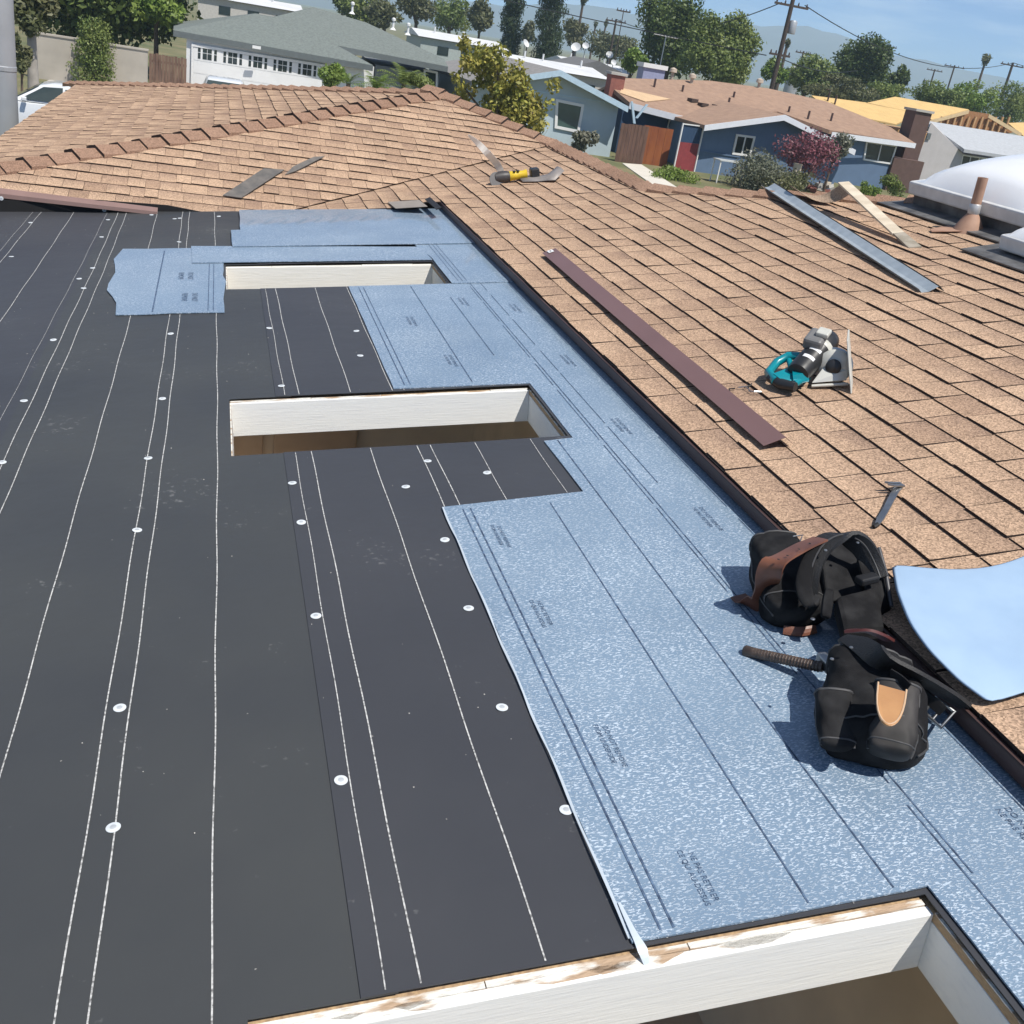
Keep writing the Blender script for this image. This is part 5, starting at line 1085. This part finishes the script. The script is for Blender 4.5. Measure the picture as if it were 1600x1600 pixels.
for px, py, f_ in ((1022, 136, fl3), (1066, 143, fl3), (1138, 163, fl3), (1146, 152, fl3), (1232, 175, fr3), (1262, 186, fr3), (1298, 189, fr3)):
    p = f_(px, py)-O3; b = B(); b.tube([p-UP*.1, p+UP*random.uniform(.3, .55)], .06, 8); b.build('vent_pipe', M_BROWNDK, h3)
for px, py in ((1098, 166), (1082, 159), (1120, 169)):
    p = fl3(px, py)-O3; b = B(); b.cbox(p+UP*.08, (.5, .35, .16), rotm(.4)); b.build('roof_vent', mat('dark_vent', (.07, .045, .035), .8), h3)
for px, py in ((1050, 121), (1080, 130), (1185, 137)):
    p = (fl3(px, py))-O3; b = B(); b.lathe([(.09, -.1), (.09, .25), (.22, .28), (.20, .45), (.03, .52)], 10, Matrix.Translation(p.tolist())); b.build('turbine_vent', mat('pale_vent', (.5, .42, .33), .6), h3, smooth=40)
slabpx(h3, 'bare_sheathing', mat('new_plywood', (.60, .42, .25), .8, var=.1, scale=3), lambda x, y: fl3(x, y)+UP*.05, [(972, 139), (968, 146), (1008, 160), (1047, 156)], .03, O3)
M_BRICK = mat('red_brick_far', (.30, .115, .085), .9, col2=(.24, .09, .07), scale=9); M_BRCH = mat('brown_chimney', (.125, .075, .062), .9, var=.15, scale=4)
def chimney(parent, O, p, w, z0, z1, m, cap=True):
    b = B(); b.box((p[0]-w/2, p[1]-w/2, z0), (p[0]+w/2, p[1]+w/2, z1), Matrix.Translation((-O).tolist())); ch = b.build('chimney', m, parent)
    if cap: b = B(); b.box((p[0]-w/2-.08, p[1]-w/2-.08, z1+.002), (p[0]+w/2+.08, p[1]+w/2+.08, z1+.13), Matrix.Translation((-O).tolist())); b.build('chimney_cap', M_CONC, ch)
p = at(961, 130, F3.O[1]+6); pt = at(963, 117, F3.O[1]+6); chimney(h3, O3, p, .75, 2.0, pt[2], M_BRICK)
p = F3r.P(1428, 200, -1.2); chimney(h3, O3, p, 1.05, 0, F3r.P(1440, 175, -1.2)[2], M_BRCH)
b = B(); a, c = F3r.P(1396, 252, .2), F3r.P(1442, 262, .2); b.prism([A(a[0], a[1], -.1)-O3, A(c[0], a[1], -.1)-O3, A(c[0], a[1], c[2]+.3)-O3, A(a[0], a[1], c[2]+.3)-O3], -F3.n*1.5); b.build('chimney_base', M_BRCH, h3)
# closed parasol and garden in front of it
t = thing('garden_parasol', 'closed grey-green garden parasol against the blue wall', 'parasol', loc=gp(1186, 255)*A(1, 1, 0)+A(0, -.8, 0)); k = .028
b = B(); b.tube([(0, 0, 0), (0, 0, 2.55)], .025, 8); b.build('pole', M_STEEL, t); b = B(); b.lathe([(.20, .75), (.24, 1.1), (.2, 1.7), (.1, 2.25), (.02, 2.6)], 12); b.build('canopy', mat('parasol_cloth', (.22, .25, .21), .9, var=.2, scale=5), t, smooth=40)
b = B(); b.lathe([(.25, 0), (.25, .06), (.05, .1)], 12); b.build('base', M_CONC, t)
t = thing('garden_table', 'small glass-topped metal garden table by the blue house', 'table', loc=gp(1130, 288)*A(1, 1, 0)+A(-.4, 0, 0))
b = B(); b.box((0, 0, .98), (1.3, .8, 1.02)); b.build('table_top', mat('pale_tabletop', (.6, .62, .6), .3), t)
for x in (.04, 1.22):
    for y in (.04, .72): b = B(); b.box((x, y, 0), (x+.05, y+.05, .979)); b.build('leg', M_WHITEP, t)
tree_px('clipped_hedge', 'bright green low hedge beside the pale garden path', 1045, 255, 300, 42, 44, L_BRIGHT, 2600, .14, 16, cat='hedge', trunk=False, sub=.38)
tree_px('garden_shrub', 'grey-green shrubs in front of the blue house', 1190, 236, 310, 60, 44, L_GREY, 2600, .17, 20, cat='shrub', trunk=True, sub=.34, tr=.05)
tree_px('garden_shrub', 'dry olive shrub beside the galvanised flashing end', 1235, 262, 312, 50, 43, L_OLIVE, 1500, .17, 14, cat='shrub', trunk=False, sub=.36)
tree_px('flowering_shrub', 'tall pink-flowering shrub in front of the blue gable', 1262, 203, 292, 54, 46, L_PINK, 1700, .19, 22, cat='shrub', trunk=True, sub=.30, tr=.06)
tree_px('flowering_shrub', 'lower mauve-green shrub right of the pink-flowering one', 1305, 200, 262, 30, 46.5, L_GREY, 900, .18, 10, cat='shrub', trunk=True, sub=.34, tr=.05)
tree_px('garden_shrub', 'round yellow-green shrub below the blue house window, left one', 1358, 277, 312, 18, 42, L_BRIGHT, 900, .13, 8, cat='shrub', trunk=False)
tree_px('garden_shrub', 'round green shrub below the blue house window, right one', 1394, 274, 312, 22, 42, L_MID, 1000, .13, 8, cat='shrub', trunk=False)
t = thing('timber_post', 'short pale timber post rising behind the galvanised flashing', 'post', loc=gp(1236, 300)*A(1, 1, 0)); b = B(); b.box((-.14, -.14, 0), (.14, .14, 1.25)); b.build('post', M_PALEWD, t); b = B(); b.box((-.16, -.16, 1.252), (.16, .16, 1.3)); b.build('post_cap', M_PALEWD, t)
# low garden wall stones near the right
t = thing('rubble_heap', 'heap of broken brick and timber behind the curled shingle offcut', 'rubble', loc=gp(1290, 303)*A(1, 1, 0))
for i in range(26):
    b = B(); b.cbox((random.gauss(0, .9), random.gauss(0, .5), .12+.3*random.random()), (random.uniform(.2, .5), random.uniform(.12, .3), random.uniform(.1, .25)), rotm(random.random()*3, random.uniform(-.4, .4), random.uniform(-.4, .4))); b.build('brick', random.choice((M_BRICK, M_PALEWD, M_CONC)), t)
# ------------------------------------------------------------------ house at the right edge
M_OFFW = mat('off_white_stucco', (.50, .48, .47), .85, var=.08, scale=2); M_ROOFW = mat('pale_grey_roof', (.42, .44, .46), .9, var=.12, scale=5)
F5 = Fac(F3r.O+A(0, 2.0, 0), .0); RAD = type('R', (), {'n': -nrm(F5.P(1440, 265)*A(1, 1, 0))}); O5 = F5.P(1440, 265)*A(1, 1, 0); h5 = house_root('white_house', 'off-white house with pale grey roof behind the large skylight', O5)
za = F5.P(1446, 190)[2]; zb = F5.P(1500, 240)[2]; a = F5.P(1430, 250); c = F5.P(1502, 250); e = F5.P(1680, 262)
wallprism(h5, O5, RAD, [A(a[0], a[1], -.1), A(c[0], a[1], -.1), A(c[0], a[1], zb), A(a[0]+.3, a[1], za)], 8, M_OFFW)
wallprism(h5, O5, RAD, [A(c[0]+.003, a[1]+.5, -.1), A(e[0], a[1]+.5, -.1), A(e[0], a[1]+.5, zb), A(c[0]+.003, a[1]+.5, zb)], 7, M_OFFW)
f5 = roofplane(F5, (1507, 234), .6, math.radians(15))
slabpx(h5, 'roof', M_ROOFW, f5, [(1444, 188), (1507, 233), (1700, 262), (1700, 225), (1600, 213)], .18, O5)
window(h5, O5, Fac(F5.O+A(0, .5, 0), 0), [F5.P(1503, 241, -.5), F5.P(1543, 247, -.5), F5.P(1536, 276, -.5), F5.P(1497, 270, -.5)], M_WHITEP, .08, 2, .07)
b = B(); b.cbox(F5.P(1451, 213, .05)-O5, (.25, .06, .35)); b.build('gable_vent', M_TRIMG, h5)
t = thing('planter_box', 'dark red raised planter beside the off-white house', 'planter', loc=F5.P(1420, 285, 1.5)*A(1, 1, 0)); b = B(); b.box((-.9, -.3, 0), (.9, .3, .55)); b.build('box', M_BRCH, t); b = B(); b.box((-.95, -.35, .552), (.95, .35, .6)); b.build('rim', M_BRICK, t)
tree_px('garden_plant', 'dry leafy plant under the off-white house eave', 1572, 250, 272, 15, 44, L_OLIVE, 300, .16, 6, cat='plant', trunk=True, tr=.03)
# ------------------------------------------------------------------ bare plywood roof under construction
M_OSB = mat('fresh_osb', (.62, .42, .17), .8, var=.1, scale=2); M_STUD = mat('framing_lumber', (.50, .30, .14), .8)
F6 = Fac(A(0, F3.O[1]+18, 0), .0); O6 = F6.P(1400, 180)*A(1, 1, 0); h6 = house_root('unfinished_house', 'house under construction with bare orange plywood roof', O6)
f6 = roofplane(F6, (1400, 190), .3, math.radians(16))
slabpx(h6, 'roof_sheathing', M_OSB, f6, [(1268, 149), (1285, 163), (1340, 182), (1400, 194), (1425, 182), (1440, 178), (1353, 160)], .1, O6)
slabpx(h6, 'roof_sheathing', M_OSB, f6, [(1352, 161), (1440, 178), (1456, 187), (1514, 171), (1399, 151)], .1, O6)
zw = F6.P(1400, 194)[2]
b = B(); a, c = F6.P(1280, 200, -1), F6.P(1560, 200, -1); b.box((a[0], a[1], -.1), (c[0], a[1]+8, zw-.3), Matrix.Translation((-O6).tolist())); b.build('wall', M_STUD, h6)
F6b = Fac(A(0, F3.O[1]+14, 0), .0)
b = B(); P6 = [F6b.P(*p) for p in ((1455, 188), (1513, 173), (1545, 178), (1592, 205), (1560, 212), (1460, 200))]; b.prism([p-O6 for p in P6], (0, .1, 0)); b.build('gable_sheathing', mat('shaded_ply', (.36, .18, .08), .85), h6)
for (p, q) in (((1450, 189), (1514, 172)), ((1545, 178), (1596, 208))):
    a, c = F6b.P(*p, .15)-O6, F6b.P(*q, .15)-O6; b = B(); b.prism([a, c, c-UP*.22, a-UP*.22], (0, -.06, 0)); b.build('barge_rafter', mat('pale_lumber', (.66, .50, .28), .8), h6)
for i in range(11):
    px = 1468+i*10.5; a = F6b.P(px, 196, .12); b = B(); b.box((a[0]-.06, a[1]-.06, a[2]-.6), (a[0]+.06, a[1]+.06, a[2]+.55), Matrix.Translation((-O6).tolist())); b.build('stud', M_STUD, h6)
slabpx(h6, 'roof_sheathing', M_OSB, f6, [(1575, 192), (1600, 213), (1660, 216), (1640, 190)], .1, O6)
for px, py in ((1293, 158), (1304, 163)): p = f6(px, py)-O6; b = B(); b.tube([p-UP*.1, p+UP*.6], .06, 8); b.build('vent_pipe', M_BROWNDK, h6)
# ------------------------------------------------------------------ mobile homes beyond
M_MWHITE = mat('white_metal_roof', (.66, .67, .67), .6, var=.1, scale=.6); M_MWALL = mat('mobile_home_wall', (.52, .50, .46), .8)
def mobile(label, pxl, pyl, pxr, pyr, Y, dep, wallm):
    a, c = at(pxl, pyl, Y), at(pxr, pyr, Y); z = .5*(a[2]+c[2]); t = thing('mobile_home', label, 'house', loc=(a[0], Y, 0), group='pale low homes beyond the street'); w = c[0]-a[0]; 
    b = B(); b.box((0, 0, -.1), (w, dep, z-.5)); b.build('wall', wallm, t); b = B(); 
    b.add([(-.3, -.3, z-.45), (w+.3, -.3, z-.45), (w+.3, dep+.3, z-.45), (-.3, dep+.3, z-.45), (-.3, dep/2, z+.1), (w+.3, dep/2, z+.1)], [(0, 1, 5, 4), (2, 3, 4, 5), (0, 4, 3), (1, 2, 5), (0, 3, 2, 1)]); b.build('roof', M_MWHITE, t)
    for i in range(3):
        b = B(); x = w*(.2+.28*i); b.box((x, -.03, z-1.7), (x+1, -.001, z-1.0)); b.build('window', M_GLASS, t)
    for i in range(3): b = B(); x = w*random.random(); b.tube([(x, dep*.4, z-.1), (x, dep*.4, z+.5)], .07, 7); b.build('roof_vent', M_MWHITE, t)
    return t
mobile('white-roofed home above the pale blue gable, nearest of the low homes', 800, 80, 948, 122, 78, 9, M_MWALL)
mobile('white-roofed home behind the brick chimney', 895, 92, 985, 110, 95, 8, M_MWALL)
mobile('white-roofed home between cypress and grey house roof', 660, 44, 790, 74, 98, 8, mat('mint_wall', (.4, .45, .43), .8))
mobile('pale far home above the grey house ridge', 310, -18, 470, 12, 105, 9, M_MWALL)
t = thing('grey_gable_house', 'small grey gable roof between white mobile homes', 'house', loc=at(930, 110, 84)*A(1, 1, 0)); z = at(930, 94, 84)[2]
b = B(); b.box((-2.5, 0, -.1), (2.5, 6, z-.9)); b.build('wall', M_MWALL, t); b = B(); b.add([(-3, -.4, z-.95), (3.6, -.4, z-.95), (0, -.4, z), (-3, 6, z-.95), (3.6, 6, z-.95), (0, 6, z)], [(0, 2, 5, 3), (2, 1, 4, 5), (0, 1, 2), (3, 5, 4), (0, 3, 4, 1)]); b.build('roof', mat('dark_grey_roof', (.15, .15, .15), .9), t)
t = thing('roof_unit', 'small lilac box-shaped rooftop unit behind the brown roof', 'roof unit', loc=at(1015, 125, 64)*A(1, 1, 0)); z = at(1015, 106, 64)[2]; b = B(); b.box((-.7, -.5, 0), (.7, .5, z)); b.build('cabinet', mat('lilac_wall', (.30, .33, .48), .8), t); b = B(); b.box((-.8, -.6, z+.002), (.8, .6, z+.25)); b.build('lid', M_WHITEP, t)
def dish(label, px, py, Y, r, az_):
    p = at(px, py, Y); t = thing('satellite_dish', label, 'satellite dish', loc=p*A(1, 1, 0)+UP*(p[2]-.8), group='dishes on far roofs')
    Md = Matrix.Translation((0, 0, .8)) @ Matrix.Rotation(az_, 4, 'Z') @ Matrix.Rotation(1.0, 4, 'X'); b = B(); b.lathe([(.02, 0), (r*.6, .06), (r, .16), (r*.98, .175), (r*.55, .08), (.02, .02)], 16, Md); b.build('reflector', M_MWHITE, t, smooth=50); b = B(); b.tube([(0, 0, -.6), (0, 0, .8)], .03, 6); b.build('mast', M_STEEL, t)
for i, (px, py, Y, r) in enumerate(((900, 75, 92, .42), (915, 73, 93, .3), (952, 87, 96, .34), (820, 69, 90, .34), (975, 95, 97, .3), (958, 99, 90, .25))): dish(['large dish on the white roof below the right cypress', 'tilted dish just right of the large dish', 'dish near the small grey gable', 'dish below the gap between the cypresses', 'rightmost dish by the leafy tree', 'tiny dish below the small grey gable'][i], px, py, Y, r, random.uniform(-.8, .8))
# ------------------------------------------------------------------ far trees
def cypress(label, px, pyb, hw, Y, top):
    a = at(px, pyb, Y); k = mpp(a); H = top; r = hw*k; cl = []
    for z in np.linspace(.5, H, 26): f = 1-max(0, (z/H-.55)/.45)**1.6*.85; cl += [(a[0]+random.uniform(-.3, .3)*r, a[1]+random.uniform(-.3, .3)*r, z, r*.75*f, r*.75*f, H*.05)]*1
    plant('cypress_tree', label, 'tree', A(a[0], a[1], 0), cl, L_CYP, 6500, .42, (2, .25), limbs=False, droop=1.2, group='cypresses', shell=.6, aspect=.3)
cypress('left cypress of the dark pair beyond the grey roof', 796, 55, 20, 108, 13); cypress('right, wider cypress of the dark pair', 855, 70, 25, 104, 13)
tree_px('broad_tree', 'big dark broadleaf tree above the brown roof, left part of the pair', 1055, -30, 118, 58, 92, L_DARK, 9000, .42, 26, sub=.34)
tree_px('broad_tree', 'big sunlit green tree right of the dark broadleaf', 1130, 12, 145, 66, 84, L_MID, 10000, .36, 30, sub=.30)
tree_px('broad_tree', 'small bright tree below the dark broadleaf tree', 988, 75, 122, 22, 74, L_BRIGHT, 1300, .3, 9)
tree_px('far_tree', 'olive tree behind the large dish', 900, 32, 72, 22, 140, L_OLIVE, 1500, .5, 10); tree_px('far_tree', 'wide olive tree crown left of the dark broadleaf', 955, 52, 92, 45, 150, L_OLIVE, 2600, .5, 16); tree_px('far_tree', 'pale olive tree between the cypresses', 826, 38, 70, 14, 150, L_OLIVE, 700, .5, 7)
for i, (px, y0, y1, hw, Y, lm) in enumerate(((560, -15, 32, 30, 120, L_MID), (605, 5, 40, 34, 115, L_OLIVE), (655, -25, 42, 34, 125, L_OLIVE), (705, -10, 46, 34, 130, L_MID), (752, 2, 48, 24, 120, L_OLIVE), (535, -20, 20, 22, 130, L_DARK))):
    tree_px('far_tree', ['green tree on the skyline over the grey house vents', 'low olive tree right of the grey house ridge', 'pale tall tree at the top edge beside a trunk', 'bushy tree left of the cypress pair', 'cut-back tree just left of the cypresses', 'dark tree over the grey house ridge'][i], px, y0, y1, hw, Y, lm, 1500, .5, 10)
tree_px('broad_tree', 'dark round-topped tree against the mountains', 1345, 58, 140, 52, 105, L_DARK, 6500, .42, 22, sub=.33)
tree_px('broad_tree', 'narrow tree right of the round-topped tree', 1402, 98, 150, 20, 108, L_DARK, 1500, .42, 9)
tree_px('far_tree', 'green trees left of the round-topped tree', 1262, 92, 150, 42, 100, L_MID, 2800, .42, 15)
tree_px('far_tree', 'small tree behind the big utility pole', 1215, 92, 142, 22, 98, L_BRIGHT, 1200, .4, 8)
for i, (px, y0, y1, hw, lm) in enumerate(((1310, 118, 165, 60, L_OLIVE), (1385, 128, 168, 50, L_MID), (1462, 126, 172, 46, L_MID), (1520, 120, 186, 44, L_BRIGHT), (1575, 132, 205, 44, L_MID), (1620, 128, 215, 40, L_OLIVE))):
    tree_px('hedgerow_tree', ['olive bushes behind the plywood roof, leftmost', 'green bushes below the narrow tree', 'bushes right of the plywood ridge', 'tall green bushes under the far palm', 'bushes at the right edge beyond the framing', 'last bush on the right edge'][i], px, y0, y1, hw, 90+4*i, lm, 3000, .36, 18, cat='bush', trunk=True, sub=.34)
# ------------------------------------------------------------------ poles, wires, palms
M_POLE = mat('creosote_pole', (.075, .055, .045), .9, var=.3, scale=3)
def pole(label, px, pyb, ptop, Y, arms=((.6, 1.8),), r=.15, extra=None):
    a = at(px, pyb, Y); b_ = at(ptop[0], ptop[1], Y); H = b_[2]; t = thing('utility_pole', label, 'utility pole', loc=A(b_[0], Y, 0), group='wooden utility poles')
    b = B(); b.tube([(0, 0, -.2), (0, 0, H)], [r, r*.75], 10); b.build('shaft', M_POLE, t, smooth=50)
    for dz, L in arms:
        b = B(); b.box((-L/2, -.07, H-dz), (L/2, .07, H-dz+.14)); ca = b.build('crossarm', M_POLE, t)
        for x in (-L*.45, -L*.2, L*.2, L*.45): b = B(); b.lathe([(.05, 0), (.06, .08), (.03, .2)], 7, Matrix.Translation((x, 0, H-dz+.142))); b.build('insulator', M_BROWNDK, ca)
    if extra:
        b = B(); b.lathe([(.26, 0), (.28, .05), (.28, .75), (.22, .85)], 12, Matrix.Translation((.45, 0, H-extra))); b.build('transformer', M_POLEG, t, smooth=40)
    return np.array([b_[0], Y, H])
P1 = pole('tall dark utility pole right of the big green tree', 1205, 140, (1241, -8), 72, ((.75, 2.6), (3.9, 1.6)), .19, 2.4)
P2 = pole('thin pole beside the silver water tank', 1246, 140, (1256, 80), 130, ((.3, 2.2),)); P3 = pole('leaning pole in front of the mountain peak', 1372, 140, (1392, 70), 150, ((.4, 2.2), (2.6, 1.6)))
P4 = pole('double-arm pole left of the far palm, nearer the round-topped tree', 1452, 140, (1461, 108), 160, ((.3, 3.0), (2.0, 3.0))); P5 = pole('wide-armed pole left of the far palm', 1486, 130, (1492, 102), 150, ((.3, 3.6),)); P6 = pole('pole with one crossarm at the right edge', 1568, 160, (1583, 98), 120, ((.4, 3.4),), .2)
P7 = pole('pole with crossarm above the far olive trees', 955, 80, (963, 30), 120, ((.3, 2.4),)); P8 = pole('thin antenna mast right of the far crossarm pole', 968, 60, (975, 14), 118, ((.3, 1.6),), .06)
def wire(label, a, b_, sag):
    P = [np.array(a)+(np.array(b_)-np.array(a))*t_-UP*sag*4*t_*(1-t_) for t_ in np.linspace(0, 1, 25)]; b = B(); b.tube(P, .035, 5); tag(b.build('power_line', M_BLACK), label, 'power line', 'overhead wires')
wire('upper sagging wire from the tall pole to the right edge', P1+A(1, 0, -.5), P6+A(0, 0, 0), 2.0); wire('wire from the top of the tall pole to the left over the big tree', P1+A(-1, 0, -4), A(-30, 118, 13), 1.2); wire('thin wire from the right edge pole onward', P6, A(140, 110, 10), 1.0); wire('low wire from the tall pole down to the round-topped tree', P1+A(0, 0, -4), at(1340, 110, 100), .5); wire('wire between the two far poles over the olive trees', P7, P1+A(-.8, 0, -.6), 1.5)
def fan_palm(label, px, ptop, pyb, Y, hr):
    a = at(px, pyb, Y); b_ = at(ptop[0], ptop[1], Y); k = mpp(b_); R2 = hr*k; H = b_[2]; base = A(b_[0], Y, 0)
    t = thing('fan_palm', label, 'palm', loc=base, group='far fan palms'); b = B(); b.tube([(0, 0, -.1), (0, 0, H)], [.22, .15], 8); b.build('trunk', M_BARK, t)
    o = bpy.data.objects.new('crown', leaves([(0, 0, H, R2, R2, R2), (0, 0, H-R2*.9, R2*.6, R2*.6, R2*.7)], 260, R2*.9, int(px), 0, .3, .3)); COL.objects.link(o); o.data.materials.append(L_OLIVE); o.parent = t
fan_palm('tall fan palm with round head at the right skyline', 1527, (1541, 92), 130, 140, 6.5); fan_palm('tallest far fan palm at the top edge', 905, (912, -2), 40, 140, 6); fan_palm('tiny fan palm left of the crossarm pole, left of two', 930, (931, 37), 60, 200, 3.5); fan_palm('tiny fan palm left of the crossarm pole, right of two', 945, (947, 36), 60, 200, 3.5); fan_palm('short fan palm hidden beside the tall utility pole', 1225, (1231, 66), 110, 110, 5)
p = at(1242, 112, 120); k = mpp(p); t = thing('water_tank', 'silver cone-topped tank between the utility poles', 'tank', loc=p*A(1, 1, 0)); b = B(); r = 11*k; b.lathe([(r, 0), (r, p[2]+.2)], 18); b.build('tank_wall', M_POLEG, t, smooth=40); b = B(); b.lathe([(r*1.05, p[2]+.203), (r*.2, p[2]+r*.9), (r*.15, p[2]+r*1.1)], 18); b.build('tank_roof', M_MWHITE, t, smooth=40)
t = thing('roof_antenna', 'horizontal television antenna in front of the dark broadleaf tree', 'antenna', loc=at(1030, 110, 66)*A(1, 1, 0)); p = at(1030, 54, 66); b = B(); b.tube([(0, 0, 0), (0, 0, p[2])], .03, 6); b.build('mast', M_STEEL, t); b = B(); b.tube([(-.8, 0, p[2]-.02), (.8, 0, p[2]-.05)], .025, 6); b.build('boom', M_STEEL, t)
b = B()
for x in np.linspace(-.7, .7, 7): b.tube([(x, -.35, p[2]-.03), (x, .35, p[2]-.03)], .012, 5)
b.build('elements', M_STEEL, t)

# ------------------------------------------------------------------ haze between here and the mountains
hz = bpy.data.materials.new('haze_air'); hz.use_nodes = True; t = hz.node_tree; t.nodes.clear(); v = nn(t, 'ShaderNodeVolumePrincipled'); v.inputs['Color'].default_value = (.60, .82, 1, 1); v.inputs['Density'].default_value = .00042; v.inputs['Anisotropy'].default_value = .1
om = nn(t, 'ShaderNodeOutputMaterial'); t.links.new(v.outputs[0], om.inputs['Volume'])
b = B(); b.box((-3600, -3600, -1.5), (3600, 3600, 178)); tag(b.build('haze', hz), kind='stuff')
